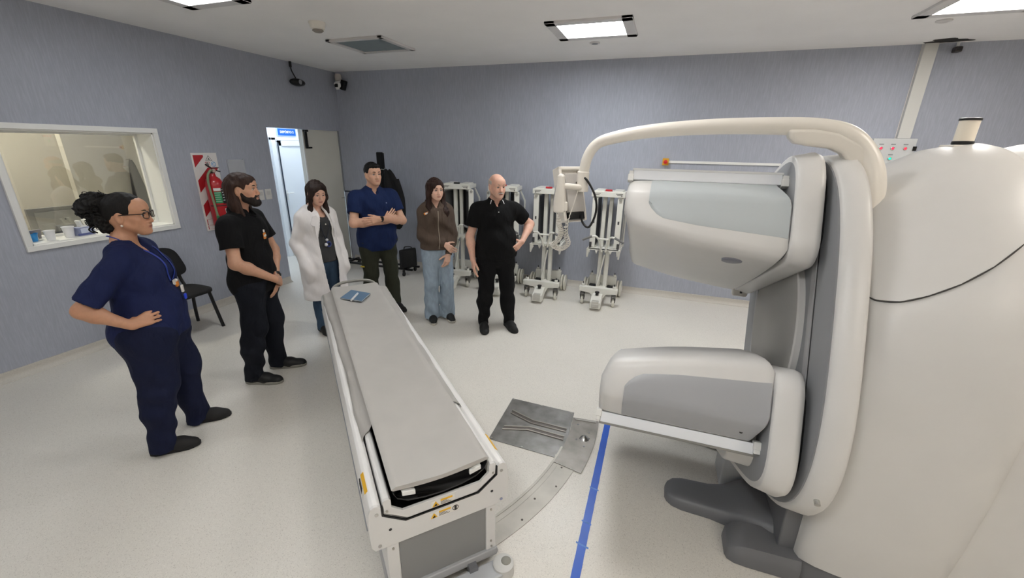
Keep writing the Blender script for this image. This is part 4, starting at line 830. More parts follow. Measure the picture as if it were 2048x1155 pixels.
# paper holder and two switch plates
ph_ = thing('paper_holder', 'clear wall-mounted document holder with a printed sheet beside the fire sign', 'paper holder', (XL, 3.93, 1.62))
MB().box((XL + .006, 3.925, 1.615), (.006, .17, .25)).build('sheet', mat('sheet_grey', '#b9bac0', .6), ph_)
u = MB(); u.box((XL + .02, 3.925, 1.615), (.003, .205, .25)); u.box((XL + .01, 3.82, 1.615), (.022, .012, .26)); u.box((XL + .01, 4.03, 1.615), (.022, .012, .26)); u.build('holder', mat('clear_acrylic', '#dfe1e6', .15, alpha=.35), ph_)
u = MB()
for k in range(5): u.box((XL + .0095, 3.92, 1.71 - .022 * k), (.001, .13 - .02 * (k % 2), .006))
u.build('print_lines', mat('print_grey', '#8d8e96', .6), ph_)
for y, t_ in ((4.20, 'white switch plate beside the bearded man, nearer the fire sign'), (4.318, 'white switch plate next to the doorway edge')):
    q = thing('switch_plate', t_, 'light switch', (XL, y, 1.285), group='switch plates'); MB().box((XL + .006, y, 1.285), (.012, .092, .135)).build('plate', mat('switch_white', '#d8d6d2', .4), q, .003); MB().box((XL + .013, y, 1.30), (.004, .05, .05)).build('rocker', mat('switch_rocker', '#cac8c4', .4), q, .001)
# black visitor chair
chf = mat('chair_fabric', '#121214', .85, var=.15, vscale=160, bump=.2, bscale=400); chm = mat('chair_metal', '#19191a', .4)
vc = thing('visitor_chair', 'black fabric visitor chair by the left wall behind the woman in navy scrubs', 'chair', (-4.62, 2.72, 0))
def pad(fn, n, m, mt, name):  # fn(u, v) -> (front, back) points
    u = MB(); F = [[fn(i / n * 2 - 1, j / m * 2 - 1) for j in range(m + 1)] for i in range(n + 1)]; vs = [p[0] for r in F for p in r] + [p[1] for r in F for p in r]; o = (n + 1) * (m + 1); fs = []; ix = lambda i, j: i * (m + 1) + j
    for i in range(n):
        for j in range(m): q = (ix(i, j), ix(i + 1, j), ix(i + 1, j + 1), ix(i, j + 1)); fs += [q, tuple(o + k for k in q[::-1])]
    bd = [ix(i, 0) for i in range(n)] + [ix(n, j) for j in range(m)] + [ix(i, m) for i in range(n, 0, -1)] + [ix(0, j) for j in range(m, 0, -1)]
    for k in range(len(bd)): p, q = bd[k], bd[(k + 1) % len(bd)]; fs.append((p, o + p, o + q, q))
    u.add(vs, fs); return u.build(name, mt, vc, angle=80)
def sq(u_, v_, p=4): r = max(abs(u_), abs(v_)); s = 1 if r == 0 else r / ((abs(u_) ** p + abs(v_) ** p) ** (1 / p)); return u_ * s, v_ * s
def seatf(u_, v_):
    a_, b_ = sq(u_, v_); r = max(abs(u_), abs(v_)); z = .455 + .016 * (1 - r ** 3) - .012 * max(0, a_) ** 2; x = -4.62 + .225 * a_; y = 2.72 + .235 * b_
    return (x, y, z), (x, y, .405 + .02 * r ** 4)
def backf(u_, v_):
    a_, b_ = sq(u_, v_); r = max(abs(u_), abs(v_)); z = .715 + .155 * b_; y = 2.72 + (.235 - .02 * b_) * a_; x = -4.89 - .06 * b_ + .03 * a_ * a_
    return (x + .022 * (1 - r ** 4), y, z), (x - .022 * (1 - r ** 4) - .006, y, z)
pad(seatf, 16, 16, chf, 'seat'); pad(backf, 16, 16, chf, 'backrest')
for s in (-1, 1):
    u = MB(); u.tube(smooth_path([(-4.42, 2.72 + s * .225, 0), (-4.46, 2.72 + s * .215, .2), (-4.50, 2.72 + s * .205, .41)], 4), .0155, 12, flat=1.3); u.build('leg', chm, vc)
    u = MB(); u.tube(smooth_path([(-4.82, 2.72 + s * .225, 0), (-4.80, 2.72 + s * .215, .2), (-4.76, 2.72 + s * .205, .41)], 4), .0155, 12, flat=1.3); u.build('leg', chm, vc)
    u = MB(); u.tube(smooth_path([(-4.60, 2.72 + s * .20, .40), (-4.80, 2.72 + s * .20, .41), (-4.86, 2.72 + s * .19, .47), (-4.90, 2.72 + s * .18, .62), (-4.93, 2.72 + s * .17, .74)], 5), .0135, 10, flat=1.5); u.build('back_support', chm, vc)
    MB().bar((-4.50, 2.72 + s * .205, .40), (-4.76, 2.72 + s * .205, .40), .022).build('seat_rail', chm, vc)

# ================================================================ coat rack, jacket, bag
rk = thing('garment_rack', 'black garment rack on castors behind the man in the navy polo', 'coat rack', (-4.2, 5.5, 0)); rkm = mat('rack_black', '#111112', .4)
for y in (5.36, 5.56): MB().bar((-4.95, y, .10), (-3.5, y, .10), .035, .03).build('base_bar', rkm, rk, .004)
for x in (-4.72, -3.62): MB().bar((x, 5.30, .11), (x, 5.62, .11), .035, .03).build('cross_foot', rkm, rk, .004)
for x in (-4.72, -3.62):
    for y in (5.30, 5.62):
        u = MB(); u.lathe([(.012, -.012), (.032, -.012), (.035, 0), (.032, .012), (.012, .012)], (x, y, .036), (1, 0, 0), 18); u.box((x, y, .08), (.03, .03, .04)); u.build('castor', rkm, rk)
MB().bar((-4.72, 5.46, .11), (-4.72, 5.46, 1.25), .018).build('upright', chrome, rk, .002)
MB().bar((-4.02, 5.46, .11), (-4.02, 5.46, 1.50), .03).build('upright', rkm, rk, .002)
u = MB(); u.bar((-4.72, 5.46, 1.24), (-4.02, 5.46, 1.24), .018); u.build('hanging_rail', rkm, rk)
MB().box((-4.0, 5.46, 1.42), (.105, .06, .84)).build('tall_sleeve', mat('cloth_black', '#0b0b0c', .9), rk, .012)
u = MB(); u.tube([(-3.96, 5.40, 1.60), (-3.86, 5.34, 1.60), (-3.835, 5.335, 1.63)], .006, 8); u.tube([(-3.96, 5.45, 1.83), (-3.92, 5.45, 1.83), (-3.91, 5.45, 1.815)], .005, 8); u.build('hook', chrome, rk)
jk = MB(); rings = []
for z, w, d, cx in ((1.60, .03, .03, -3.81), (1.585, .06, .045, -3.81), (1.53, .095, .06, -3.80), (1.45, .135, .075, -3.79), (1.36, .16, .085, -3.785), (1.2, .185, .09, -3.79), (1.05, .195, .09, -3.80), (.9, .20, .085, -3.805), (.80, .195, .08, -3.80), (.75, .17, .06, -3.80)):
    rings.append([(cx + w * math.cos(q) * (1 + .06 * math.sin(5 * q + z * 7)), 5.335 + d * math.sin(q) * (1 + .18 * math.sin(7 * q + z * 4)), z + .012 * math.sin(3 * q)) for q in [2 * PI * k / 48 for k in range(48)]])
jk.loft(rings); j = thing('jacket', 'black jacket hanging from a hook behind the man in the navy polo', 'jacket', (-3.8, 5.335, 1.2)); jc = mat('jacket_black', '#0d0d0e', .9, bump=.2, bscale=30)
jk.build('jacket_body', jc, j, angle=80)
for s in (-1, 1): u = MB(); u.tube(smooth_path([(-3.79 + s * .12, 5.33, 1.46), (-3.79 + s * .19, 5.32, 1.25), (-3.79 + s * .2, 5.32, 1.05), (-3.79 + s * .195, 5.32, .86)], 5), [.05] * 6 + [.055] * 6 + [.052] * 4, 14); u.build('sleeve', jc, j)
bg = thing('bag', 'black soft bag resting on the base of the garment rack', 'bag', (-3.62, 5.42, .16))
u = MB(); rings = []
for z, k in ((.15, .9), (.16, .98), (.27, 1), (.40, 1), (.42, .97), (.43, .88)):
    rings.append([(-3.57 + .15 * k * q[0] + .006 * math.sin(9 * z + q[1] * 4), 5.36 + .085 * k * q[1], z + .03 * q[0]) for q in [(sq(math.cos(t_), math.sin(t_), 5)[0] * 1.0, sq(math.cos(t_), math.sin(t_), 5)[1]) for t_ in [2 * PI * i / 40 for i in range(40)]]])
u.loft(rings); u.build('bag_body', mat('bag_black', '#0c0c0d', .8, bump=.15, bscale=60), bg, angle=60)
u = MB(); u.tube(smooth_path([(-3.63, 5.36, .41), (-3.62, 5.36, .455), (-3.56, 5.36, .47), (-3.50, 5.36, .465), (-3.50, 5.36, .435)], 4), .009, 8); u.build('bag_handle', rubber, bg)

# ================================================================ things on the window ledge and in the booth
def cup(x, y, mt, label, r=.035, h=.085, liquid=None):
    t = thing('paper_cup', label, 'cup', (x, y, WZ0 + .012)); z = WZ0 + .013
    u = MB(); u.lathe([(r * .72, 0), (r, h), (r + .003, h + .001), (r + .003, h - .004), (r - .002, h - .005), (r * .72 - .002, .004), (.001, .004)], (x, y, z), n=26); u.build('cup_wall', mt, t)
    return t
cw = mat('cup_white', '#e8e8ea', .5)
cup(-5.10, 2.085, cw, 'white paper cup on the window ledge beside the blue cup', .038, .085); cup(-5.12, 2.225, cw, 'white paper cup on the window ledge beside the tissue box', .042, .095)
b_ = cup(-5.16, 1.995, mat('cup_blue', '#2a86c8', .4), 'blue plastic cup at the near end of the window ledge', .036, .07)
tz_ = thing('tissue_box', 'blue and white tissue box with a paper sleeve on the window ledge', 'box', (-5.13, 2.33, WZ0 + .013))
MB().box((-5.13, 2.335, WZ0 + .013 + .0375), (.09, .13, .075), .15).build('box_body', mat('box_lilac', '#8d95b5', .5, var=.12, vscale=25), tz_, .003)
MB().box((-5.084, 2.328, WZ0 + .013 + .045), (.004, .07, .045), .15).build('box_print', mat('box_print', '#c9d0e4', .5), tz_); MB().box((-5.084, 2.325, WZ0 + .013 + .014), (.004, .12, .016), .15).build('box_band', mat('box_band', '#5a6398', .5), tz_)
u = MB(); R_ = Matrix.Rotation(.2, 3, 'Z') @ Matrix.Rotation(.25, 3, 'X'); u.box((-5.14, 2.325, WZ0 + .115), (.05, .018, .07), R_); u.box((-5.14, 2.375, WZ0 + .12), (.05, .018, .07), R_); u.box((-5.14, 2.35, WZ0 + .093), (.06, .07, .012)); u.build('paper_flap', white_paint, tz_, .002)
kk = thing('card_stand', 'grey tilted card stand at the near end of the window ledge behind the blue cup', 'card stand', (-5.22, 1.985, WZ0 + .013)); MB().box((-5.20, 2.02, WZ0 + .065), (.012, .10, .09), Matrix.Rotation(.35, 3, 'Y')).build('card', mat('card_grey', '#8f8a8c', .5), kk, .002); MB().box((-5.215, 2.02, WZ0 + .03), (.02, .06, .035)).build('card_foot', white_paint, kk)
ct = thing('booth_counter', 'pale counter beyond the control window glass', 'counter', (-5.9, 2.3, .9)); MB().box((-5.62, 2.35, 1.028), (.62, 2.2, .04)).build('counter_top', white_paint, ct, .003)
for y in (1.35, 3.35): MB().box((-5.62, y, .505), (.55, .04, 1.01)).build('counter_leg', white_paint, ct)
mn_ = thing('computer_monitor', 'back of a grey computer monitor on the booth counter', 'monitor', (-5.62, 2.40, 1.05))
MB().box((-5.62, 2.42, 1.19), (.035, .47, .25)).build('monitor_shell', mat('monitor_grey', '#86847e', .5), mn_, .006); MB().box((-5.60, 2.43, 1.175), (.012, .40, .20)).build('monitor_back', mat('monitor_back', '#9b9892', .5), mn_, .003)
MB().sph((-5.592, 2.44, 1.19), .007).build('monitor_screw', rubber, mn_); u = MB(); u.box((-5.62, 2.42, 1.060), (.14, .2, .010)); u.box((-5.63, 2.42, 1.09), (.03, .07, .06)); u.build('monitor_stand', rubber, mn_)
hc_ = thing('hanging_coat', 'dark coat hanging inside the booth behind the glass', 'coat', (-6.1, 3.40, 1.4))
u = MB(); u.loft([[(-6.10 + .05 * math.cos(q) * k, 3.42 + w * math.sin(q) + .03 * (1.75 - z), z) for q in [2 * PI * i / 20 for i in range(20)]] for z, w, k in ((1.72, .012, .4), (1.66, .03, .8), (1.5, .055, 1), (1.3, .085, 1), (1.05, .12, 1), (.8, .13, 1))]); u.build('coat_cloth', mat('coat_dark', '#2c2a28', .9), hc_); MB().cyl((-6.16, 3.41, 1.72), (-6.09, 3.41, 1.73), .006).build('coat_hook', chrome, hc_)
# ================================================================ people: signed-distance bodies meshed with surface nets
from mathutils.bvhtree import BVHTree
V3 = lambda *a: np.array(a, float)
class Fld:
    def __init__(s, lo, hi, res):
        s.res = res; s.lo = np.array(lo, float); s.n = np.ceil((np.array(hi) - s.lo) / res).astype(int) + 1
        s.ax = [s.lo[i] + res * np.arange(s.n[i]) for i in range(3)]; s.d = np.full(s.n, .5, np.float32)
    def win(s, lo, hi):
        a = np.clip(np.floor((np.array(lo) - s.lo) / s.res).astype(int), 0, s.n); b = np.clip(np.ceil((np.array(hi) - s.lo) / s.res).astype(int) + 1, 0, s.n)
        sl = tuple(slice(a[i], b[i]) for i in range(3))
        if any(b <= a): return None, None
        X = s.ax[0][sl[0]][:, None, None].astype(np.float32); Y = s.ax[1][sl[1]][None, :, None].astype(np.float32); Z = s.ax[2][sl[2]][None, None, :].astype(np.float32)
        return sl, (X, Y, Z)
    def comb(s, sl, q, k, op):
        d = s.d[sl]
        if op == 'u':
            h = np.maximum(k - np.abs(d - q), 0) / k; s.d[sl] = np.minimum(d, q) - h * h * k * .25
        else:
            q = -q; h = np.maximum(k - np.abs(d - q), 0) / k; s.d[sl] = np.maximum(d, q) + h * h * k * .25
    def cone(s, a, b, ra, rb=None, k=.02, side=None, f=1.0, flat=0, op='u'):
        a, b = np.array(a, float), np.array(b, float); rb = ra if rb is None else rb; m = max(ra, rb) * max(f, 1) + k + 2 * s.res
        sl, P = s.win(np.minimum(a, b) - m, np.maximum(a, b) + m)
        if sl is None: return s
        d = b - a; L2 = float(d @ d) + 1e-9; px, py, pz = P[0] - a[0], P[1] - a[1], P[2] - a[2]
        t0 = (px * d[0] + py * d[1] + pz * d[2]) / L2; t = np.clip(t0, 0, 1)
        qx, qy, qz = px - t * d[0], py - t * d[1], pz - t * d[2]
        if side is not None and f != 1:
            e = np.array(side, float); e /= np.linalg.norm(e); w = (qx * e[0] + qy * e[1] + qz * e[2]) * (1 / f - 1); qx, qy, qz = qx + e[0] * w, qy + e[1] * w, qz + e[2] * w
        q = np.sqrt(qx * qx + qy * qy + qz * qz) - (ra + (rb - ra) * t)
        L = math.sqrt(L2)
        if flat & 2: q = np.maximum(q, (t0 - 1) * L)
        if flat & 1: q = np.maximum(q, -t0 * L)
        s.comb(sl, q, k, op); return s
    def ell(s, c, r, k=.02, R=None, op='u'):
        c = np.array(c, float); r = np.array(r, float) * np.ones(3); m = r.max() + k + 2 * s.res; sl, P = s.win(c - m, c + m)
        if sl is None: return s
        x, y, z = P[0] - c[0], P[1] - c[1], P[2] - c[2]
        if R is not None: x, y, z = (R[0, i] * x + R[1, i] * y + R[2, i] * z for i in range(3))
        k0 = np.sqrt((x / r[0]) ** 2 + (y / r[1]) ** 2 + (z / r[2]) ** 2); k1 = np.sqrt((x / r[0] ** 2) ** 2 + (y / r[1] ** 2) ** 2 + (z / r[2] ** 2) ** 2) + 1e-9
        s.comb(sl, k0 * (k0 - 1) / k1, k, op); return s
    def plane(s, n, c): # keep n.p < c
        n = np.array(n, float); s.d = np.maximum(s.d, (n[0] * s.ax[0][:, None, None] + n[1] * s.ax[1][None, :, None] + n[2] * s.ax[2][None, None, :] - c).astype(np.float32)); return s
    def fun(s, g): # d = g(d, X, Y, Z)
        sl, P = s.win(s.lo - 1, s.lo + s.n * s.res + 1); s.d = g(s.d, *P).astype(np.float32); return s
    def run(s, prims):
        for p in prims:
            p = dict(p); kind = p.pop('t'); (s.cone if kind == 'c' else s.ell)(**p)
        return s
    def mesh(s, name, mt, parent, col=None, smooth_it=1):
        d = s.d; S_ = d < 0; n = d.shape
        def sh(A, i, j, k): return A[i:n[0] - 1 + i, j:n[1] - 1 + j, k:n[2] - 1 + k]
        cnt = np.zeros([q - 1 for q in n], np.int8)
        for i in (0, 1):
            for j in (0, 1):
                for k in (0, 1): cnt += sh(S_, i, j, k)
        act = (cnt > 0) & (cnt < 8); idx = np.argwhere(act); ids = np.full(act.shape, -1, np.int32); ids[act] = np.arange(len(idx))
        acc = np.zeros((len(idx), 3)); num = np.zeros(len(idx)); cs = [(i, j, k) for i in (0, 1) for j in (0, 1) for k in (0, 1)]
        for a in cs:
            for ax in range(3):
                if a[ax]: continue
                b = list(a); b[ax] = 1; da = d[tuple((idx + a).T)]; db = d[tuple((idx + b).T)]; cr = (da < 0) != (db < 0)
                t = np.where(cr, da / np.where(cr, da - db, 1), 0); p = np.tile(np.array(a, float), (len(idx), 1)); p[:, ax] = t
                acc += p * cr[:, None]; num += cr
        vs = s.lo + (idx + acc / num[:, None]) * s.res; F = []
        for ax in range(3):
            o1, o2 = (ax + 1) % 3, (ax + 2) % 3
            lo_ = [slice(None)] * 3; hi_ = [slice(None)] * 3; lo_[ax] = slice(0, -1); hi_[ax] = slice(1, None)
            A, B = S_[tuple(lo_)], S_[tuple(hi_)]; e = np.argwhere(A != B); e = e[(e[:, o1] > 0) & (e[:, o2] > 0) & (e[:, o1] < n[o1] - 1) & (e[:, o2] < n[o2] - 1)]
            ins = A[tuple(e.T)]
            def cell(u, v): q = e.copy(); q[:, o1] -= u; q[:, o2] -= v; return ids[tuple(q.T)]
            Q = np.stack([cell(1, 1), cell(0, 1), cell(0, 0), cell(1, 0)], 1); Q[~ins] = Q[~ins][:, ::-1]; F.append(Q)
        F = np.concatenate(F); F = F[(F >= 0).all(1)]
        for _ in range(smooth_it):
            sm_ = np.zeros_like(vs); c_ = np.zeros(len(vs))
            for k in range(4):
                np.add.at(sm_, F[:, k], vs[F[:, (k + 1) % 4]] + vs[F[:, k - 1]]); np.add.at(c_, F[:, k], 2)
            vs = vs * .5 + .5 * sm_ / np.maximum(c_, 1)[:, None]
        me = bpy.data.meshes.new(name); me.vertices.add(len(vs)); me.vertices.foreach_set('co', vs.astype(np.float32).ravel()); me.loops.add(F.size); me.loops.foreach_set('vertex_index', F.ravel().astype(np.int32))
        me.polygons.add(len(F)); me.polygons.foreach_set('loop_start', np.arange(0, F.size, 4, dtype=np.int32)); me.polygons.foreach_set('use_smooth', np.ones(len(F), bool)); me.update(calc_edges=True)
        for q in (mt if isinstance(mt, list) else [mt]): me.materials.append(q)
        if col is not None:
            at = me.color_attributes.new('Col', 'FLOAT_COLOR', 'POINT'); at.data.foreach_set('color', col(vs).astype(np.float32).ravel())
        o = bpy.data.objects.new(name, me); COL.objects.link(o); o.parent = parent; o['_v'] = 0; del o['_v']
        BV[o.name] = (vs, F); return o
BV = {}
def local(mb, name, mt, parent, **kw): o = mb.build(name, mt, None, **kw); o.parent = parent; return o
def on_surface(o, pts, off=.004, d=(-1, 0, 0), start=.6):
    vs, F = BV[o.name]; t = BVHTree.FromPolygons(vs.tolist(), F.tolist()); d = Vector(d).normalized(); out = []
    for p in pts:
        h = t.ray_cast(Vector(p) - d * start, d)
        if h[0] is not None: out.append(h[0] - d * off)
    return out
def C(a, b, ra, rb=None, k=.02, **kw): return dict(t='c', a=a, b=b, ra=ra, rb=rb, k=k, **kw)
def E_(c, r, k=.02, **kw): return dict(t='e', c=c, r=r, k=k, **kw)
def lerp(a, b, t): return np.array(a, float) * (1 - t) + np.array(b, float) * t
def unit(v): v = np.array(v, float); return v / np.linalg.norm(v)
def hand(w, d, n, t, curl=(.25, .35, .25), spread=.06, thumb=(.55, .75, .3), s=1.0):
    """wrist, finger direction, palm normal, thumb side"""
    w = np.array(w, float); d = unit(d); n = np.array(n, float); n = unit(n - d * (n @ d)); t = np.array(t, float); t = unit(t - d * (t @ d) - n * (t @ n)); out = []
    for i in range(4):
        K = w + d * (.090 - .004 * abs(i - 1)) * s + t * (.031 - .0205 * i) * s
        out.append(C(w + t * (.014 - .0095 * i) * s + d * .008, K, .0135 * s, .0112 * s, .016))
        dd = unit(d + t * spread * (1.2 - .8 * i)); L = (.043, .047, .044, .034)[i] * s; th = 0; p = K; r = (.0094, .0096, .0092, .0082)[i] * s
        for j in range(3):
            th += curl[j] * (1 + .12 * (i - 1.5)); q = p + (dd * math.cos(th) + n * math.sin(th)) * L * (1, .64, .52)[j]
            out.append(C(p, q, r * (1 - .06 * j), r * (.94 - .08 * j), .0045)); p = q
    p = w + d * .022 * s + t * .022 * s + n * .008 * s; dt = unit(d * thumb[0] + t * thumb[1] + n * thumb[2])
    q = p + dt * .040 * s; out.append(C(p, q, .0145 * s, .0118 * s, .014)); dt = unit(dt + d * .35 + n * .1); r = q + dt * .032 * s; out.append(C(q, r, .0112 * s, .0102 * s, .005)); dt = unit(dt + d * .2); out.append(C(r, r + dt * .024 * s, .0102 * s, .0082 * s, .004))
    return out
class Person:
    def __init__(s, label, base, rz, h=1.7, fem=False, g=1.0, gy=1.0, head=(.01, 0), hyaw=0, hpitch=0, skin='#c79a7c', R=None, L=None, feet=None, belly=0, bust=0, neck=1.0, lean=0, sh=None, gl=1.0, hscale=1.0):
        s.t = thing('person', label, 'person', (base[0], base[1], 0), math.radians(rz)); s.h = h; s.gl = gl; s.k = k = h / 1.75; s.fem = fem; s.g = g; s.gy = gy; s.belly = belly; s.bust = bust
        s.sw = sh or ((.165 if fem else .19) * k); s.shz = 1.425 * k; s.skin = skin; s.lean = lean; s.neck = neck
        s.S = {a: V3(lean - .01, (-1 if a == 'R' else 1) * s.sw, s.shz - .048) for a in 'RL'}
        s.arm = dict(R=R, L=L); s.feet = feet
        s.hc = V3(head[0] + lean, head[1], h - .118 * (k + .02)); s.hs = .235 / .235 * (1.0 if not fem else .97) * (.55 + .45 * k) * hscale
        cy, sy, cp, sp_ = math.cos(math.radians(hyaw)), math.sin(math.radians(hyaw)), math.cos(math.radians(hpitch)), math.sin(math.radians(hpitch))
        s.HR = np.array([[cy, -sy, 0], [sy, cy, 0], [0, 0, 1]]) @ np.array([[cp, 0, -sp_], [0, 1, 0], [sp_, 0, cp]])   # pitch > 0 looks up
        s.nb = V3(lean - .02, 0, s.shz + .03); s.smile = .6
    def H(s, x, y, z): return s.hc + s.HR @ (V3(x, y, z) * s.hs)
    def hE(s, c, r, k=.012, **kw): return E_(s.H(*c), np.array(r) * s.hs, k, R=s.HR, **kw)
    def hC(s, a, b, ra, rb=None, k=.012, **kw): return C(s.H(*a), s.H(*b), ra * s.hs, (ra if rb is None else rb) * s.hs, k, **kw)
    def torso(s, e=0):
        k, g, y, l = s.k, s.g, s.gy, s.lean
        hipw = (.175 if s.fem else .162) * k * y
        P = [E_((l * .1, 0, .93 * k), (.118 * k * g + e, hipw + e, .13 * k + e), .06), E_((l * .4 - .0, 0, 1.08 * k), ((.098 if s.fem else .11) * k * g + e, (.132 if s.fem else .15) * k * y + e, .16 * k + e), .06),
             E_((l * .8 - .005, 0, 1.25 * k), (.115 * k * (1 + (g - 1) * .6) + e, (.148 if s.fem else .168) * k * (1 + (y - 1) * .7) + e, .20 * k + e), .06),
             C((l - .012, -s.sw * .74, s.shz - .048), (l - .012, s.sw * .74, s.shz - .048), .052 * k + e, None, .05), C(s.nb + V3(0, -.10, -.035), s.nb + V3(-.005, 0, .03), .036 + e * .6, .042 + e * .4, .05), C(s.nb + V3(0, .10, -.035), s.nb + V3(-.005, 0, .03), .036 + e * .6, .042 + e * .4, .05)]
        for sg in (-1, 1): P.append(E_((-.05 * k * g + l * .1, sg * .075 * k * y, .90 * k), (.085 * k * g + e, .09 * k * y + e, .10 * k + e), .05))
        if s.belly: P.append(E_((.05 + l * .5, 0, 1.04 * k), (.09 + s.belly + e, .14 * k * y + e, .16 + e), .06))
        if s.bust:
            for sg in (-1, 1): P.append(E_((.075 * k + l, sg * .075 * k, 1.26 * k), (.06 + s.bust + e, .075 + e, .08 + e), .05))
        else: P.append(E_((.055 * k + l, 0, 1.30 * k), (.075 + e, .13 * k + e, .10 + e), .05))
        return P
    def legs(s, e=0, e2=None, bottom=0):
        P = []; k = s.k; e2 = e if e2 is None else e2
        for a in 'RL':
            fx, fy, an = s.feet[a]; hip = V3(0, (-1 if a == 'R' else 1) * .088 * k * s.gy, .88 * k); ank = V3(fx, fy, .085); kn = lerp(hip, ank, .50) + V3(.022, 0, .01)
            P += [C(hip, kn, .086 * k * s.g * s.gl + e, .055 * k * s.gl + e, .05), C(kn, lerp(kn, ank, .35) + V3(-.012, 0, 0), .054 * k * s.gl + e, .055 * k + e, .04), C(lerp(kn, ank, .35) + V3(-.012, 0, 0), ank - V3(0, 0, bottom), .054 * k + e, .036 * k + e2, .04, flat=2 if bottom else 0)]
        return P
    def armp(s, a, e=0, upto=2.0, e2=None, flat=0, kk=.03):
        k = s.k * (.92 if s.fem else 1) * (1 + (s.g - 1) * .5); S_, (el, wr) = s.S[a], s.arm[a]['j']; el, wr = np.array(el), np.array(wr); P = []
        e2 = e if e2 is None else e2
        if upto <= 1:
            en = lerp(S_, el, upto); return [C(S_, en, .052 * k + e, .044 * k + e2, .04, flat=flat)]
        P.append(C(S_, el, .052 * k + e, .041 * k + e, .04)); m = lerp(el, wr, .28); P.append(C(el, m, .041 * k + e, .043 * k + e, kk)); P.append(C(m, lerp(el, wr, upto - 1), .043 * k + e, .027 * k + e2, kk, flat=flat)); return P
    def headp(s, jaw=1.0, nose=1.0):
        P = [s.hE((-.014, 0, .030), (.098, .076, .086), .02), s.hE((-.035, 0, -.005), (.07, .068, .075), .03), s.hC((.028, 0, -.02), (.052, 0, -.082), .060, .035 * jaw, .03), s.hE((.052, 0, .042), (.040, .060, .045), .03)]
        for sg in (-1, 1):
            P += [s.hC((.0, sg * .054, -.052), (.060, sg * .016, -.097), .020, .017 * jaw, .022), s.hE((.058, sg * .042, -.026), (.024, .020, .018), .02), s.hC((.073, sg * .012, .021), (.066, sg * .046, .022), .008 if s.fem else .010, .006 if s.fem else .008, .016),
                  s.hE((-.012, sg * .079, -.012), (.020, .009, .033), .008), s.hE((-.006, sg * .088, -.010), (.010, .006, .018), .006, op='s')]
        for sg in (-1, 1): P.append(s.hE((.050, sg * .034, -.056), (.030, .024, .030) if s.fem else (.028, .020, .028), .03))
        P += [s.hE((.075, 0, -.098), (.017, .018 * jaw, .014), .018)]
        for sg in (-1, 1): P += [s.hE((.094, sg * .031, .000), (.018, .019, .012), .012, op='s'), s.hC((.079, sg * .018, .0092), (.0735, sg * .046, .0068), .0068, .006, .006), s.hC((.079, sg * .020, -.0108), (.0745, sg * .043, -.0100), .0055, .005, .008)]
        P += [s.hC((.082, 0, .014), (.101 + .008 * (nose - 1), 0, -.033), .0082, .0112 * nose, .010), s.hE((.098, 0, -.039), (.012 * nose, .010, .009), .008)]
        for sg in (-1, 1): P.append(s.hE((.088, sg * .0125 * nose, -.041), (.012, .0082, .0082), .007))
        P += [s.hE((.079, 0, -.066), (.014, .028, .016), .014), s.hE((.089, 0, -.0615), (.0085, .021, .0048), .005), s.hE((.087, 0, -.0735), (.0085, .018, .0062), .005)]
        P += [C(s.H(-.022, 0, -.06), s.nb + V3(-.005, 0, .0), .050 * s.neck * (.9 if s.fem else 1.04), .056 * s.neck * (.9 if s.fem else 1.04), .035)]
        return P
    def build_body(s, lip='#a5605a', stub=0, stubc='#5d4a42', jaw=1.0, nose=1.0, eye='#3a2415', brow='#1c1410', lid=0, browr=.0038, legs_skin=True):
        P = s.torso(-.006) + s.legs(-.006)
        for a in 'RL':
            P += s.armp(a); q = s.arm[a]; tt = np.cross(q['d'], q['n']) * (1 if a == 'R' else -1); P += hand(q['j'][1], q['d'], q['n'], tt, **q.get('kw', {}))
            fx, fy, an = s.feet[a]; c, n_ = math.cos(an), math.sin(an); P.append(C((fx, fy, .07), (fx + .13 * c, fy + .13 * n_, .035), .034, .026, .03))
        P += s.headp(jaw, nose); pts = [p for q in P for p in ((q['a'], q['b']) if q['t'] == 'c' else (q['c'],))]
        lo = np.min(pts, 0) - .17; hi = np.max(pts, 0) + .17; lo[2] = -.02; hi[2] = s.h + .03; lo[:2] = np.maximum(lo[:2], np.min(pts, 0)[:2] - .15)
        f = Fld(lo, hi, .004).run(P); f.plane((0, 0, -1), 0)
        sk = np.array(lin(s.skin)); lp = np.array(lin(lip)); sb = np.array(lin(stubc))
        def col(v):
            q = (v - s.hc) @ s.HR / s.hs; c = np.tile(sk, (len(v), 1)); x, y, z = q.T
            fl = np.exp(-(((x - .05) / .04) ** 2 + ((np.abs(y) - .042) / .02) ** 2 + ((z + .03) / .022) ** 2)) * .22; c[:, 1] *= 1 - fl * .55; c[:, 2] *= 1 - fl * .5
            m = (np.exp(-((z + .0680) / .0085) ** 4 - (y / .0215) ** 4) * (x > .07)) * .75; c += (lp - c) * m[:, None]
            if stub:
                w = np.clip((-.035 - z) / .02, 0, 1) * np.clip((x - .0) / .03, 0, 1) * (z > -.13) * (1 - m); c += (sb - c) * (w * stub)[:, None]
            hk = np.exp(-((x - .104) / .02) ** 2 - (y / .02) ** 2 - ((z + .036) / .014) ** 2) * .10; c[:, 1] *= 1 - hk * .5; c[:, 2] *= 1 - hk * .5
            c[:, 3] = 1; return np.clip(c, 0, 1)
        s.body = f.mesh('body', mat('skin_' + s.skin.strip('#'), s.skin, .48, attr='Col', var=.05, vscale=60, sss=.08), s.t, col)
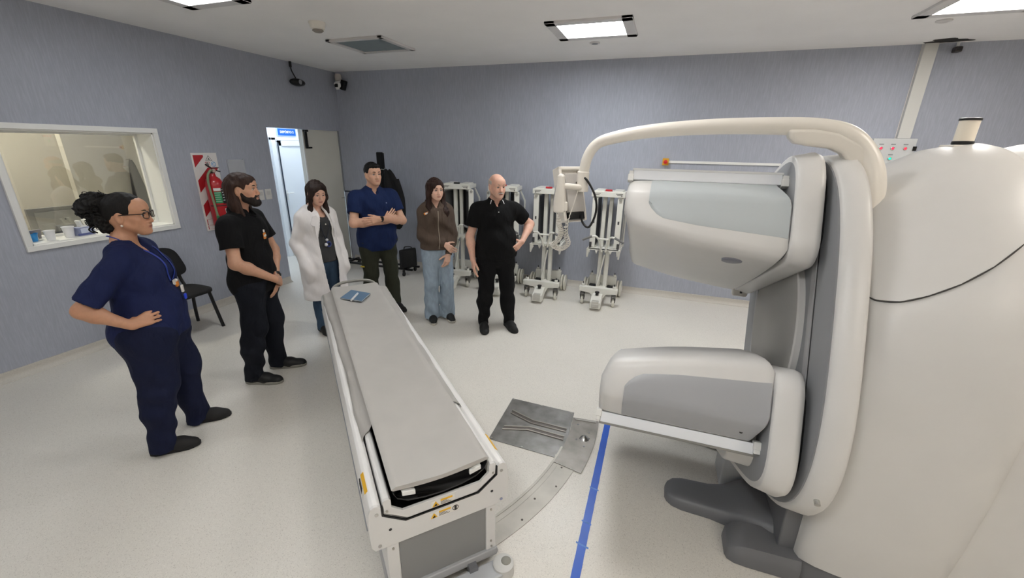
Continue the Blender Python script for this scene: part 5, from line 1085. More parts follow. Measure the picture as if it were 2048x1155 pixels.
        for sg in (-1, 1):
            u = MB(); c = Vector(s.H(.0728, sg * .0315, -.0005)); r = .0128 * s.hs; fw = Vector(s.HR @ V3(1, -sg * .05, -.05)).normalized(); up = Vector(s.HR[:, 2]); rt = fw.cross(up).normalized(); up = rt.cross(fw)
            rings = []
            for i, an in enumerate((0.02, .22, .40, .47, .8, 1.2, 1.57, 2.4, 3.12)): rings.append([c + fw * r * math.cos(an) + (up * math.cos(2 * PI * j / 16) + rt * math.sin(2 * PI * j / 16)) * r * math.sin(an) for j in range(16)])
            for i in range(len(rings) - 1):
                u.cur = 2 if i == 0 else (1 if i < 3 else 0); u.loft(rings[i:i + 2], cap=False)
            local(u, 'eye', [mat('eye_white', '#bdb4ae', .25), mat('iris_' + eye.strip('#'), eye, .25), mat('pupil', '#050505', .2)], s.t)
            pts = [s.H(.0905 - .012 * abs(q - .3) ** 1.5, sg * (.019 + .026 * (q + .0)), .0065 - lid + .0035 * math.sin(PI * q)) for q in np.linspace(-.05, 1, 7)]
            local(MB().tube([Vector(p) for p in pts], [.0013, .0018, .002, .002, .0019, .0016, .0008], 6), 'eyelashes', mat('lash', '#15100d', .7), s.t)
            pts = [s.H(.0925 - .016 * q ** 1.6, sg * (.013 + .037 * q), .0215 + .0065 * math.sin(PI * min(1, q * .8 + .1))) for q in np.linspace(0, 1, 8)]
            local(MB().tube([Vector(p) for p in pts], [browr * w for w in (.7, 1, 1.1, 1.1, 1, .8, .6, .3)], 8), 'eyebrow', mat('brow_' + brow.strip('#'), brow, .9), s.t)
        q = on_surface(s.body, [s.H(0, y_, -.0672 + .002 * (abs(y_) / .02) ** 2 * s.smile) for y_ in np.linspace(-.0205, .0205, 9)], .0002, tuple(-s.HR[:, 0]), .3)
        if len(q) > 3: local(MB().tube(q, [.0006] + [.0013] * (len(q) - 2) + [.0006], 6), 'mouth_line', mat('mouth_line', '#5a2c28', .6), s.t)
        return s.body
    def garment(s, name, mt, prims, res=.006, pad=.10, subs=(), planes=(), fold=.0, fscale=1, post=None, shell=0, smooth_it=2, lo=None, hi=None):
        pts = [p for q in prims for p in ((q['a'], q['b']) if q['t'] == 'c' else (q['c'],))]; rad = max(max(q['ra'], q['rb'] or 0) * q.get('f', 1) if q['t'] == 'c' else float(np.max(q['r'])) for q in prims)
        f = Fld(np.min(pts, 0) - rad - .03, np.max(pts, 0) + rad + .03, res).run(prims)
        if fold:
            def g(d, X, Y, Z):
                q = 1 / fscale; w = np.sin(23 * q * Z + 9 * X + 4 * np.sin(11 * Y + 5 * Z) + 1.3) * .5 + np.sin(37 * q * X - 19 * Z + 3 * np.sin(13 * Y) + .4) * .3 + np.sin(31 * q * Y + 27 * Z + 3 * np.sin(9 * X + 6 * Z)) * .35
                return d + fold * w
            f.fun(g)
        if post: f.fun(post)
        for p in planes: f.plane(*p)
        if shell: f.d = np.maximum(f.d, -(f.d + shell))
        f.run([dict(q, op='s') for q in subs])
        return f.mesh(name, mt, s.t, smooth_it=smooth_it)
    def shoes(s, mt, sole=None, L=.265, w=1.0, top=.10, mouth=None):
        for a in 'RL':
            fx, fy, an = s.feet[a]; c, n_ = math.cos(an), math.sin(an); D = lambda x, z, y=0: V3(fx + c * x - n_ * y, fy + n_ * x + c * y, z); sd = (-n_, c, 0)
            P = [C(D(-.035, .035), D(.10, .034), .040 * w, .043 * w, .03), C(D(.10, .032), D(L - .10, .026), .044 * w, .036 * w, .03), C(D(L - .11, .026), D(L - .085, .024), .036 * w, .030 * w, .02), C(D(-.012, .05), D(-.008, top), .043 * w, .040 * w, .03, flat=2), C(D(0, .075), D(.09, .045), .034 * w, .034 * w, .03)]
            o = s.garment('shoe', mt, P, res=.005, planes=[((0, 0, -1), -.001)])
            if sole:
                lo_ = []
                u = MB(); out = [(-.078, .0), (-.07, .026), (-.04, .042), (.02, .041), (.09, .047), (.14, .047), (L - .085, .036), (L - .062, .018), (L - .058, 0)]; out = out + [(x, -y) for x, y in out[-2:0:-1]]
                u.loft([[Vector(D(x * k_, z, y * w * k_)) for x, y in out] for z, k_ in ((.001, .98), (.006, 1.03), (.022, 1.04), (.028, 1.0))]); local(u, 'shoe_sole', sole, o)
def fab(n, c, r=.85, b=.12, v=.08):
    M = mat('cloth_' + n, c, r, spec=.25, var=v, vscale=18, bump=.75, bscale=13, stretch=(1, 1, .45))
    for q in M.node_tree.nodes:
        if q.type == 'BUMP': q.inputs['Distance'].default_value = .018
        if q.type == 'TEX_NOISE': q.inputs['Distortion'].default_value = .8
    return M
hairm = lambda n, c, c2=.35: mat('hair_' + n, c, .58, spec=.28, var=c2, vscale=1, stretch=(160, 160, 9), bump=.5, bscale=1)
def ridges(am, fr=120):
    def g(d, X, Y, Z): return d + am * (np.sin(fr * X + 40 * Z * .3 + 3 * np.sin(14 * Z)) * np.sin(fr * 1.1 * Y + 2.5 * np.sin(11 * Z + 1)))
    return g
rad = math.radians
# ---------------------------------------------------------------- woman in navy scrubs, hand on hip
p = Person('woman in navy scrubs and glasses, curly dark bun, hand on hip', (-2.915, 1.515), 42, 1.655, True, g=1.20, gy=1.16, gl=1.22, hscale=1.06, bust=.008, belly=.025, head=(.035, 0), hyaw=-6, hpitch=-1, skin='#c08e70', sh=.172,
           R=dict(j=((-.185, -.265, 1.07), (-.01, -.235, .945)), d=(.85, .35, .25), n=(-.25, .9, -.35), kw=dict(curl=(.35, .45, .35), thumb=(.2, .5, .6))),
           L=dict(j=((-.10, .36, 1.08), (.02, .25, .93)), d=(.6, -.6, .1), n=(-.4, -.8, -.2), kw=dict(curl=(.35, .4, .3))), feet=dict(R=(-.075, -.13, rad(2)), L=(.05, .165, rad(3))))
p.build_body(lip='#9c5a53', brow='#17100c')
navy = fab('navy_scrub', '#182148', .8, .1); navyp = fab('navy_trouser', '#141a34', .85, .1)
k = p.k
top = p.torso(.020) + [E_((0, 0, .90 * k), (.168, .218, .13), .06), E_((-.10, 0, .87 * k), (.105, .17, .12), .06)] + [C((.0, 0, 1.05 * k), (.0, 0, .80 * k), .150, .160, .05, side=(0, 1, 0), f=1.32)]
for a in 'RL': top += p.armp(a, .022, .84, .032, flat=2)
subs = [C(p.nb + V3(.0, 0, .0), p.nb + V3(0, 0, .14), .066, .085, .01), C(p.nb + V3(.10, 0, .05), p.nb + V3(.145, 0, -.145), .064, .008, .01, side=(1, 0, 0), f=1.6)]
for a in 'RL': e_ = lerp(p.S[a], p.arm[a]['j'][0], .84); d_ = unit(np.array(p.arm[a]['j'][0]) - p.S[a]); subs.append(C(e_ - d_ * .05, e_ + d_ * .03, .052, .064, .008, flat=3))
sc = p.garment('scrub_top', navy, top, subs=subs, planes=[((.12, .0, -1), -.775)], fold=.008)
lg = p.legs(.034, .040, .055) + [E_((-.01, 0, .90 * k), (.162, .210, .14), .05), E_((-.10, 0, .86 * k), (.10, .165, .13), .06)]
p.garment('trousers', navyp, lg, fold=.010, planes=[((0, 0, 1), .98 * k)])
p.shoes(mat('shoe_dark', '#1b1a1b', .75), mat('sole_dark', '#1a1919', .8), L=.25, w=.95)
hm = hairm('black', '#0d0a09', .5)
def curl_noise(d, X, Y, Z): return d + .010 * np.sin(70 * X + 5 * np.sin(40 * Z)) * np.sin(75 * Y + 4 * np.sin(38 * X)) * np.sin(68 * Z + 4 * np.sin(35 * Y)) + .003 * np.sin(150 * X + 60 * Z) * np.sin(140 * Y - 70 * Z)
cap = [p.hE((-.020, 0, .034), (.106, .083, .093), .01)]; cut = [p.hE((.120, 0, -.035), (.090, .074, .098), .012), p.hE((.012, .092, -.030), (.036, .032, .040), .01), p.hE((.012, -.092, -.030), (.036, .032, .040), .01), p.hE((.02, 0, -.125), (.10, .12, .062), .01)]
hr = p.garment('hair', hm, cap + [p.hE((-.075, 0, .02), (.06, .065, .075), .03)], res=.004, subs=cut, post=ridges(.0015, 160))
bun = [p.hE((-.130, 0, .060), (.070, .074, .064), .03), p.hE((-.175, .0, .035), (.062, .066, .058), .03), p.hE((-.12, 0, -.02), (.056, .068, .06), .03), p.hE((-.10, -.01, -.065), (.042, .05, .045), .03), p.hE((-.145, 0, .085), (.04, .045, .035), .02)]
p.garment('hair_bun', hm, bun, res=.004, post=curl_noise, smooth_it=1)
u = MB()
for j in range(110):
    a_, b_ = rng.uniform(0, 2 * PI), rng.uniform(-1.1, 1.1); r_ = .064 + rng.uniform(0, .012); c_ = V3(-.135 + r_ * 1.15 * math.cos(a_) * math.cos(b_), r_ * math.sin(a_) * math.cos(b_), .025 + r_ * 1.35 * math.sin(b_))
    if c_[0] > -.09: c_[0] -= .04
    ax = rng.normal(size=3); ax /= np.linalg.norm(ax); q = np.cross(ax, rng.normal(size=3)); q /= np.linalg.norm(q); w_ = np.cross(ax, q); R_ = rng.uniform(.006, .013)
    u.tube([Vector(p.H(*(c_ + ax * (t_ - .5) * .035 + (q * math.cos(t_ * 11) + w_ * math.sin(t_ * 11)) * R_))) for t_ in np.linspace(0, 1, 16)], .0022, 5)
for sx in (-.185, -.17):
    u.tube([Vector(p.H(sx + .012 * math.cos(t_ * 12), -.01 + .012 * math.sin(t_ * 12), -.0 - .10 * t_)) for t_ in np.linspace(0, 1, 30)], .004, 6)
local(u, 'curls', hm, hr)
# glasses, earring, lanyard with badge
gm = mat('glasses_frame', '#2a1712', .3)
gl_ = MB()
for sg in (-1, 1):
    ring = [Vector(p.H(.1035 - .010 * abs(math.cos(q)) * (1 if math.cos(q) > 0 else .3), sg * (.034 + .026 * abs(math.cos(q)) ** .7 * (1 if math.cos(q) > 0 else -1)), .001 + .019 * abs(math.sin(q)) ** .7 * (1 if math.sin(q) > 0 else -1))) for q in [2 * PI * j / 28 for j in range(28)]]
    gl_.tube(ring, .0026, 6, closed=True); gl_.tube([Vector(p.H(.094, sg * .060, .010)), Vector(p.H(.05, sg * .080, .010)), Vector(p.H(-.01, sg * .083, .006))], .0028, 6)
gl_.tube([Vector(p.H(.1045, -.009, .008)), Vector(p.H(.109, 0, .010)), Vector(p.H(.1045, .009, .008))], .0026, 6)
local(gl_, 'glasses', gm, p.t)
local(MB().sph(tuple(p.H(-.006, -.083, -.052)), .006), 'earring', mat('pearl', '#d8cfc4', .25), p.t)
lan = mat('lanyard_blue', '#1f3590', .55)
for sg in (-1, 1):
    pts = on_surface(sc, [(0, sg * y_, z_) for y_, z_ in ((.052, 1.33), (.048, 1.28), (.040, 1.23), (.028, 1.18), (.012, 1.13))], .004)
    pts = [Vector(p.nb + V3(-.06, sg * .03, .05)), Vector(p.nb + V3(.0, sg * .066, .035)), Vector(p.nb + V3(.06, sg * .066, -.02))] + pts
    local(MB().tube(smooth_path(pts, 4), .0065, 8, flat=.45), 'lanyard', lan, p.t)
bp_ = on_surface(sc, [(0, 0, 1.115), (0, 0, 1.06), (0, -.005, 1.02)], .012)
u = MB(); u.box(bp_[0], (.014, .02, .03)); u.sph(bp_[0] + Vector((.008, 0, .012)), .01); local(u, 'badge_clip', mat('badge_white', '#e0dcd6', .4), p.t)
u = MB(); u.box(bp_[0] + Vector((.006, .012, -.012)), (.014, .035, .04)); local(u, 'badge_holder', mat('badge_orange', '#d9832f', .4), p.t, bevel=.004)
u = MB(); u.box(bp_[1] + Vector((.004, 0, .01)), (.012, .022, .045)); local(u, 'badge_tag', mat('badge_white', '#e0dcd6'), p.t, bevel=.003)
u = MB(); u.box(bp_[2] + Vector((.004, 0, 0)), (.012, .026, .035)); local(u, 'key_fob', mat('fob_blue', '#1c3fd0', .35), p.t, bevel=.005)

# ---------------------------------------------------------------- bearded man with long hair
p = Person('bearded man with long brown hair, black polo shirt, hands clasped in front', (-3.05, 2.36), 24, 1.725, g=1.04, head=(.045, 0), hyaw=4, hpitch=3, skin='#c4957a', sh=.20,
           R=dict(j=((.03, -.27, 1.09), (.195, -.065, .905)), d=(.02, .85, -.40), n=(-.95, .05, -.25), kw=dict(curl=(.45, .75, .5), thumb=(.5, .6, .2))),
           L=dict(j=((.06, .27, 1.07), (.135, .075, .89)), d=(.12, -.40, -.9), n=(-.95, -.15, 0), kw=dict(curl=(.3, .35, .3)),), feet=dict(R=(-.085, -.125, rad(-4)), L=(.0, .13, rad(8))))
p.build_body(lip='#a0665c', brow='#20150f', browr=.0045)
k = p.k; blackp = fab('black_polo', '#0c0c0e', .9, .12); dn = fab('dark_cargo', '#14171f', .9, .15)
def polo(p, mt, sl=.62, e=.018, flare=.034, hem=.80, slope=0, fold=.0065, extra=(), nk=.060, vdepth=.07):
    top = p.torso(e) + [C((.0, 0, 1.05 * p.k), (.0, 0, .86 * p.k), .118 * p.g + e, .124 * p.g + e, .06, side=(0, 1, 0), f=1.36)] + list(extra); subs = [C(p.nb, p.nb + V3(0, 0, .14), nk, nk + .02, .01), C(p.nb + V3(.08, 0, .02), p.nb + V3(.11, 0, -vdepth), .028, .004, .008, side=(1, 0, 0), f=1.8)]
    for a in 'RL':
        top += p.armp(a, e + .008, sl, flare, flat=2); e_ = lerp(p.S[a], p.arm[a]['j'][0], sl); d_ = unit(np.array(p.arm[a]['j'][0]) - p.S[a]); subs.append(C(e_ - d_ * .05, e_ + d_ * .03, .050 * p.k, .047 * p.k + flare * .5, .006, flat=3))
    return p.garment('polo_shirt', mt, top, subs=subs, planes=[((slope, 0, -1), -hem)], fold=fold)
def collar(p, mt, stripe=None, w=.030, tone=0):
    u = MB(); N = 28; rows = []
    for j in range(N + 1):
        an = rad(22) + (2 * PI - rad(44)) * j / N; c_, s_ = math.cos(an), math.sin(an); dip = .035 * max(0, c_) ** 2
        b0 = p.nb + V3(.006 + .062 * c_, .066 * s_, .040 - dip); b1 = p.nb + V3(.008 + .070 * c_, .074 * s_, .052 - dip); ext = w * (1 + .5 * max(0, c_)); b2 = p.nb + V3(.012 + .090 * c_ + .015 * max(0, c_) ** 2, .100 * s_, .050 - dip - ext); b3 = b2 + V3(-.004 * c_, -.004 * s_, -.003)
        rows.append([Vector(q) for q in (b0, b1, b2, b3)])
    u.loft(rows, cap=True); o = local(u, 'collar', mt, p.t, angle=70)
    if stripe:
        for sg in (-1, 1):
            pts = [lerp(r[1], r[2], t_) for r, t_ in ((rows[2 if sg > 0 else N - 2], .25), (rows[2 if sg > 0 else N - 2], .98))]; v = rows[2 if sg > 0 else N - 2]
            q = [v[1] * .8 + v[2] * .2, v[1] * .05 + v[2] * .95]; q = [a_ + Vector((.005, sg * .002, .003)) for a_ in q]; local(MB().tube(q, .0045, 8, flat=.5), 'collar_stripe', stripe, o)
    return o
def trousers(p, mt, e=.022, e2=.030, bot=.045, name='trousers', fold=.006, waist=.97, extra=(), fscale=1, kn=0):
    P = p.legs(e, e2, bot) + [E_((-.005, 0, .90 * p.k), (.122 * p.k * p.g + e, .166 * p.k * p.gy + e, .13), .05)] + list(extra)
    return p.garment(name, mt, P, fold=fold, planes=[((0, 0, 1), waist * p.k)], fscale=fscale)
sh_ = polo(p, blackp, .60, hem=.80); collar(p, blackp)
tr_ = trousers(p, dn, .03, .036, .045, fold=.012)
for a, sg in (('R', -1), ('L', 1)): p.garment('cargo_pocket', dn, [E_((.01, sg * .165, .52), (.065, .022, .085), .01)], fold=.003)
p.shoes(mat('sneaker_black', '#131314', .6), mat('sneaker_sole', '#8d8b82', .6), L=.285, w=1.05)
u = MB(); wr, el = np.array(p.arm['L']['j'][1]), np.array(p.arm['L']['j'][0]); d_ = unit(wr - el); c_ = wr - d_ * .02
u.lathe([(.031, -.013), (.034, -.011), (.034, .011), (.031, .013)], c_, d_, 20); w_ = local(u, 'watch', black_plastic, p.t); u = MB(); o_ = unit(np.cross(d_, (0, -.6, -.8))); u.lathe([(.02, .028), (.021, .036), (.017, .040)], c_, tuple(o_ if o_[0] > 0 else -o_), 18); local(u, 'watch_case', black_plastic, w_)
hb = hairm('brown', '#33211a', .45)
def longhair(p, mt, locks, capr=(.107, .085, .096), cutf=(.114, 0, -.040, .088, .066, .104), extra_cut=(), am=.0022, name='hair', res=.004):
    P = [p.hE((-.020, 0, .034), capr, .012), p.hE((.044, 0, .052), (.052, .067, .052), .02)] + locks
    return p.garment(name, mt, P, res=res, subs=[p.hE(cutf[:3], cutf[3:], .012)] + list(extra_cut), post=ridges(am, 130))
lk = [p.hC((-.07, 0, .02), (-.085, 0, -.17), .062, .05, .03, side=p.HR[:, 1], f=1.35)]
for sg in (-1, 1): lk += [p.hC((-.03, sg * .070, .03), (-.055, sg * .080, -.10), .030, .030, .03), p.hC((-.055, sg * .080, -.10), (-.05, sg * .082, -.215), .032, .020, .03), p.hC((-.03, sg * .078, -.09), (-.005, sg * .075, -.20), .018, .012, .02)]
longhair(p, hb, lk, extra_cut=[p.hE((.0, .092, -.012), (.030, .03, .045), .01), p.hE((.0, -.092, -.012), (.030, .03, .045), .01)])
bd_ = [p.hE((.076, 0, -.104), (.030, .034, .030), .02), p.hE((.077, 0, -.0545), (.021, .032, .009), .01)]
for sg in (-1, 1): bd_ += [p.hC((.006, sg * .066, -.03), (.020, sg * .058, -.07), .013, .016, .02), p.hC((.020, sg * .056, -.072), (.065, sg * .026, -.106), .020, .025, .02), p.hE((.048, sg * .046, -.068), (.030, .016, .022), .015), p.hC((.080, sg * .026, -.055), (.070, sg * .030, -.095), .010, .014, .012)]
p.garment('beard', hairm('beard', '#1c130f', .3), bd_, res=.0035, subs=[p.hE((.102, 0, -.0685), (.022, .020, .0075), .004), p.hE((.085, .05, -.020), (.03, .03, .026), .01), p.hE((.085, -.05, -.020), (.03, .03, .026), .01)], post=ridges(.001, 220))
bpt = on_surface(sh_, [(0, -.035, 1.285), (0, -.035, 1.255)], .006)
u = MB(); u.box(bpt[1], (.008, .035, .05)); o = local(u, 'name_badge', mat('badge_orange', '#d98a2a'), p.t, bevel=.008); u = MB(); u.box(bpt[1] + Vector((.0045, 0, .002)), (.002, .035, .016)); local(u, 'badge_band', mat('badge_white', '#e0dcd6'), o); u = MB(); u.box(bpt[0] + Vector((0, 0, .008)), (.008, .016, .022)); local(u, 'badge_clip', mat('badge_white', '#e0dcd6'), o, bevel=.003)

# ---------------------------------------------------------------- woman in a white lab coat
p = Person('woman in open white lab coat and grey top, hands in pockets, looking down', (-3.24, 3.30), -16, 1.60, True, head=(.06, 0), hyaw=-6, hpitch=-16, skin='#d6ab95', sh=.155,
           R=dict(j=((-.05, -.225, 1.0), (.055, -.205, .80)), d=(.05, .04, -.98), n=(-.2, .95, 0), kw=dict(thumb=(.95, .1, .1))), L=dict(j=((-.05, .225, 1.0), (.055, .205, .80)), d=(.05, -.04, -.98), n=(-.2, -.95, 0), kw=dict(thumb=(.95, .1, .1))), feet=dict(R=(-.02, -.09, rad(-6)), L=(.03, .09, rad(6))))
p.build_body(lip='#a8625c', brow='#241610', lid=.0055)
k = p.k; coat = fab('lab_coat', '#e2dedd', .8, .1, .03); grt = fab('grey_top', '#3b3b3c', .85, .1); coat.node_tree.nodes['Bump'].inputs['Strength'].default_value = .25; jean = fab('blue_jeans', '#3c5066', .85, .12, .15)
p.garment('top', grt, p.torso(.014) + [C((.02, 0, 1.05 * k), (.02, 0, .86 * k), .112, .125, .05, side=(0, 1, 0), f=1.30)], subs=[C(p.nb + V3(0, 0, .0), p.nb + V3(0, 0, .14), .062, .08, .01), E_(p.nb + V3(.10, 0, -.02), (.06, .062, .075), .01)], planes=[((0, 0, -1), -.80)], fold=.003); tb_ = [q for q in BV if q.startswith('top')][-1]
trousers(p, jean, .012, .016, .04, fold=.004, name='jeans'); p.shoes(mat('shoe_dark', '#1b1a1b'), None, L=.24, w=.9)
outer = p.torso(.028) + [C((0, 0, 1.08 * k), (0, 0, .80 * k), .132, .168, .06, side=(0, 1, 0), f=1.28), C((0, 0, .80 * k), (.01, 0, .40), .168, .188, .06, side=(0, 1, 0), f=1.28)]
for a in 'RL': outer += p.armp(a, .018, 1.98, .026, kk=.035); q = np.array(p.arm[a]['j'][1]); outer.append(E_(q + V3(.02, 0, -.07), (.06, .045, .11), .04))
def openfront(d, X, Y, Z):
    w = .035 + .045 * np.clip((1.30 - Z) / .25, 0, 1) - .03 * np.clip((.75 - Z) / .35, 0, 1); y0 = .0
    return np.maximum(np.maximum(d, -(d + .014)), -np.maximum(np.abs(Y - y0) - w, -X + .015))
ct_ = p.garment('lab_coat', coat, outer, res=.005, fold=.006, planes=[((0, 0, -1), -.42)], post=openfront, subs=[C(p.nb + V3(0, 0, .01), p.nb + V3(0, 0, .16), .066, .09, .01)], smooth_it=2)
for sg in (-1, 1):
    u = MB(); pr = [(.056, 1.285), (.088, 1.275), (.120, 1.20), (.112, 1.185), (.098, 1.18), (.086, 1.04), (.072, 1.13), (.056, 1.22)]
    f_ = on_surface(ct_, [(0, sg * (y_ + .012), z_ * k / .914) for y_, z_ in pr], .006)
    if len(f_) == len(pr): u.loft([f_, [q + Vector((.006, 0, 0)) for q in f_]]); local(u, 'lapel', coat, p.t, smooth=False, bevel=.002)
lk = []
for sg in (-1, 1): lk += [p.hC((.015, sg * .062, .06), (.03, sg * .078, -.04), .026, .024, .03), p.hC((.03, sg * .078, -.04), (.035, sg * .082, -.16), .022, .020, .03), p.hC((.035, sg * .082, -.15), (.085, sg * .080, -.22), .021, .018, .03), p.hC((.085, sg * .080, -.22), (.100, sg * .072, -.33), .018, .006, .02), p.hC((.06, sg * .092, -.20), (.085, sg * .098, -.36), .015, .004, .02), p.hC((.04, sg * .10, -.17), (.05, sg * .115, -.28), .014, .004, .02), p.hC((.070, sg * .010, .092), (.062, sg * .055, .045), .013, .014, .02), p.hC((.062, sg * .055, .045), (.052, sg * .070, -.01), .013, .012, .02)]
lk += [p.hC((-.07, 0, .0), (-.08, 0, -.20), .06, .05, .03, side=p.HR[:, 1], f=1.4), p.hE((-.09, 0, .03), (.04, .06, .045), .03)]
longhair(p, hairm('dark_brown', '#261914', .5), lk, cutf=(.122, 0, -.038, .086, .056, .106), am=.003)
u = MB(); u.tube([Vector(p.H(.095 + .018 * t_, .030 + .05 * t_ + .014 * math.sin(t_ * 5), .075 - .09 * t_ + .018 * math.cos(t_ * 6))) for t_ in np.linspace(0, 1, 14)], .004, 6); local(u, 'hair_strand', hairm('dark_brown', '#261914'), p.t)
vs_, F_ = BV[tb_]; tbv = bpy.data.objects[tb_]
for sg in (-1, 1):
    q = on_surface(tbv, [(0, sg * y_, z_) for y_, z_ in ((.058, 1.25), (.045, 1.18), (.03, 1.11), (.006, 1.04))], .004); q = [Vector(p.nb + V3(.02, sg * .066, .03))] + q; local(MB().tube(smooth_path(q, 4), .004, 6), 'lanyard', mat('lanyard_dark', '#1b2232', .6), p.t)
q = on_surface(tbv, [(0, .0, 1.03), (0, .012, .985), (0, -.018, .985), (0, 0, 1.19)], .008)
u = MB(); u.sph(q[0], .014); u.sph(q[2], .017); local(u, 'charm', mat('charm_white', '#d6d6da', .3), p.t); u = MB(); u.tube([q[1] + Vector((0, .02 * math.cos(a_), .024 * math.sin(a_))) for a_ in [2 * PI * j / 18 for j in range(18)]], .008, 8, closed=True); local(u, 'charm_ring', mat('charm_blue', '#1f2f6e', .35), p.t); local(MB().sph(q[3], .007), 'pendant', mat('pearl', '#d8cfc4'), p.t)

# ---------------------------------------------------------------- man in navy polo, arms crossed
p = Person('man in navy polo and olive trousers with arms crossed, smartwatch on wrist', (-3.07, 4.01), -36, 1.755, g=1.14, gy=1.10, belly=.02, head=(.045, 0), hyaw=10, hpitch=0, skin='#d2a48a', sh=.198, neck=1.08,
           R=dict(j=((.09, -.275, 1.115), (.20, .045, 1.125)), d=(-.10, .72, .62), n=(-.9, .0, -.1), kw=dict(curl=(.15, .2, .15), thumb=(.8, .3, .2))),
           L=dict(j=((.09, .285, 1.105), (.275, -.035, 1.175)), d=(-.05, -.95, -.12), n=(-.95, .1, -.1), kw=dict(curl=(.12, .22, .2), spread=.10, thumb=(.75, .45, .3))), feet=dict(R=(-.02, -.14, rad(-10)), L=(.0, .15, rad(10))))
p.build_body(lip='#b27468', brow='#17110e', browr=.0046, stub=.12, jaw=1.15, nose=1.1)
k = p.k; navy2 = fab('navy_polo', '#16264d', .85, .12); olive = fab('olive_trouser', '#33352a', .88, .12)
sh_ = polo(p, navy2, .62, e=.022, flare=.03, hem=.78, nk=.066, fold=.0065); collar(p, navy2, w=.034); trousers(p, olive, .026, .034, .05, fold=.009); p.shoes(mat('shoe_dark', '#1b1a1b'), mat('sole_dark', '#1a1919'), L=.29)
u = MB(); wr, el = np.array(p.arm['L']['j'][1]), np.array(p.arm['L']['j'][0]); d_ = unit(wr - el); c_ = wr - d_ * .018; u.lathe([(.030, -.011), (.033, -.009), (.033, .009), (.030, .011)], c_, d_, 20); w_ = local(u, 'watch_strap', black_plastic, p.t)
u = MB(); u.box(Vector(c_ + V3(.034, .0, .012)), (.012, .034, .04), Matrix.Rotation(rad(-30), 3, 'Z')); local(u, 'watch_case', black_plastic, w_, bevel=.004)
q = on_surface(sh_, [(0, .095, 1.325)], .002); u = MB(); u.box(q[0], (.003, .012, .014)); local(u, 'chest_emblem', mat('emblem_pale', '#7f8fb0', .6), p.t)
u = MB(); u.box(Vector((.045, -.215, .60)), (.012, .05, .016), Matrix.Rotation(rad(-55), 3, 'Z')); local(u, 'trouser_tab', mat('tab_yellow', '#c6b23a', .6), p.t, bevel=.002)
hs_ = p.garment('hair', hairm('black', '#0d0a09'), [p.hE((-.018, 0, .040), (.106, .083, .092), .01), p.hE((.055, 0, .088), (.04, .058, .026), .02)], res=.004, subs=[p.hE((.112, 0, -.055), (.085, .066, .12), .008), p.hE((.035, .088, -.03), (.05, .03, .05), .008), p.hE((.035, -.088, -.03), (.05, .03, .05), .008), p.hE((0, 0, -.115), (.12, .12, .07), .01)], post=ridges(.002, 170))

# ---------------------------------------------------------------- woman in a brown hoodie
p = Person('young woman in brown zip hoodie and wide pale jeans, hands crossed', (-2.28, 4.01), -50, 1.62, True, g=.92, gy=.92, head=(.04, 0), hyaw=14, hpitch=-5, skin='#dcb29c', sh=.142,
           R=dict(j=((.02, -.165, 1.01), (.150, .055, .935)), d=(.05, .75, -.65), n=(-.9, .2, -.2), kw=dict(curl=(.2, .35, .3), s=.93)), L=dict(j=((.02, .175, 1.0), (.125, .10, .815)), d=(.1, -.25, -.95), n=(-.9, -.3, 0), kw=dict(curl=(.3, .4, .35), s=.93)), feet=dict(R=(-.02, -.085, rad(-6)), L=(-.015, .095, rad(8))))
p.build_body(lip='#b0665f', brow='#2a1a14')
k = p.k; brown = fab('brown_fleece', '#55483f', .95, .15); pale = fab('pale_jeans', '#93a2b0', .88, .15, .16)
hd2 = p.torso(.022) + [C((.0, 0, 1.05 * k), (.0, 0, .92 * k), .120, .118, .05, side=(0, 1, 0), f=1.30), C(p.nb + V3(-.05, -.05, .02), p.nb + V3(-.085, 0, .0), .034, .042, .03), C(p.nb + V3(-.05, .05, .02), p.nb + V3(-.085, 0, .0), .034, .042, .03), C(p.nb + V3(.045, -.062, -.01), p.nb + V3(-.05, -.06, .03), .020, .026, .03), C(p.nb + V3(.045, .062, -.01), p.nb + V3(-.05, .06, .03), .020, .026, .03)]
for a in 'RL': hd2 += p.armp(a, .019, 1.97, .019, flat=2, kk=.035)
hdo = p.garment('hoodie', brown, hd2, subs=[C(p.nb + V3(.01, 0, .0), p.nb + V3(.02, 0, .14), .050, .07, .01), C(p.nb + V3(.07, 0, .03), p.nb + V3(.10, 0, -.07), .03, .005, .01, side=(1, 0, 0), f=1.6)], planes=[((0, 0, -1), -.865)], fold=.007)
for a in 'RL': q, e_ = np.array(p.arm[a]['j'][1]), np.array(p.arm[a]['j'][0]); d_ = unit(q - e_); p.garment('cuff', brown, [C(q - d_ * .045, q + d_ * .005, .041, .037, .01, flat=3)], res=.005)
q = on_surface(hdo, [(0, .004 * math.sin(z_ * 20), z_) for z_ in np.linspace(.88, 1.29, 14)], .003); local(MB().tube(q, .0035, 6), 'zip', mat('zip_beige', '#b5a998', .4, .4), p.t)
for y_ in (-.04, .045): q = on_surface(hdo, [(0, y_ + .006 * math.sin(z_ * 30), z_) for z_ in np.linspace(1.14, 1.30, 8)], .004); local(MB().tube(q, .003, 6), 'drawstring', brown, p.t)
q = on_surface(hdo, [(0, -.115, 1.265)], .006); u = MB(); u.box(q[0], (.010, .055, .026), Matrix.Rotation(.35, 3, 'X')); o = local(u, 'name_badge', mat('badge_orange', '#d9a52a'), p.t, bevel=.006); u = MB(); u.box(q[0] + Vector((.005, 0, 0)), (.003, .028, .016), Matrix.Rotation(.35, 3, 'X')); local(u, 'badge_band', mat('badge_white', '#e0dcd6'), o)
P = []
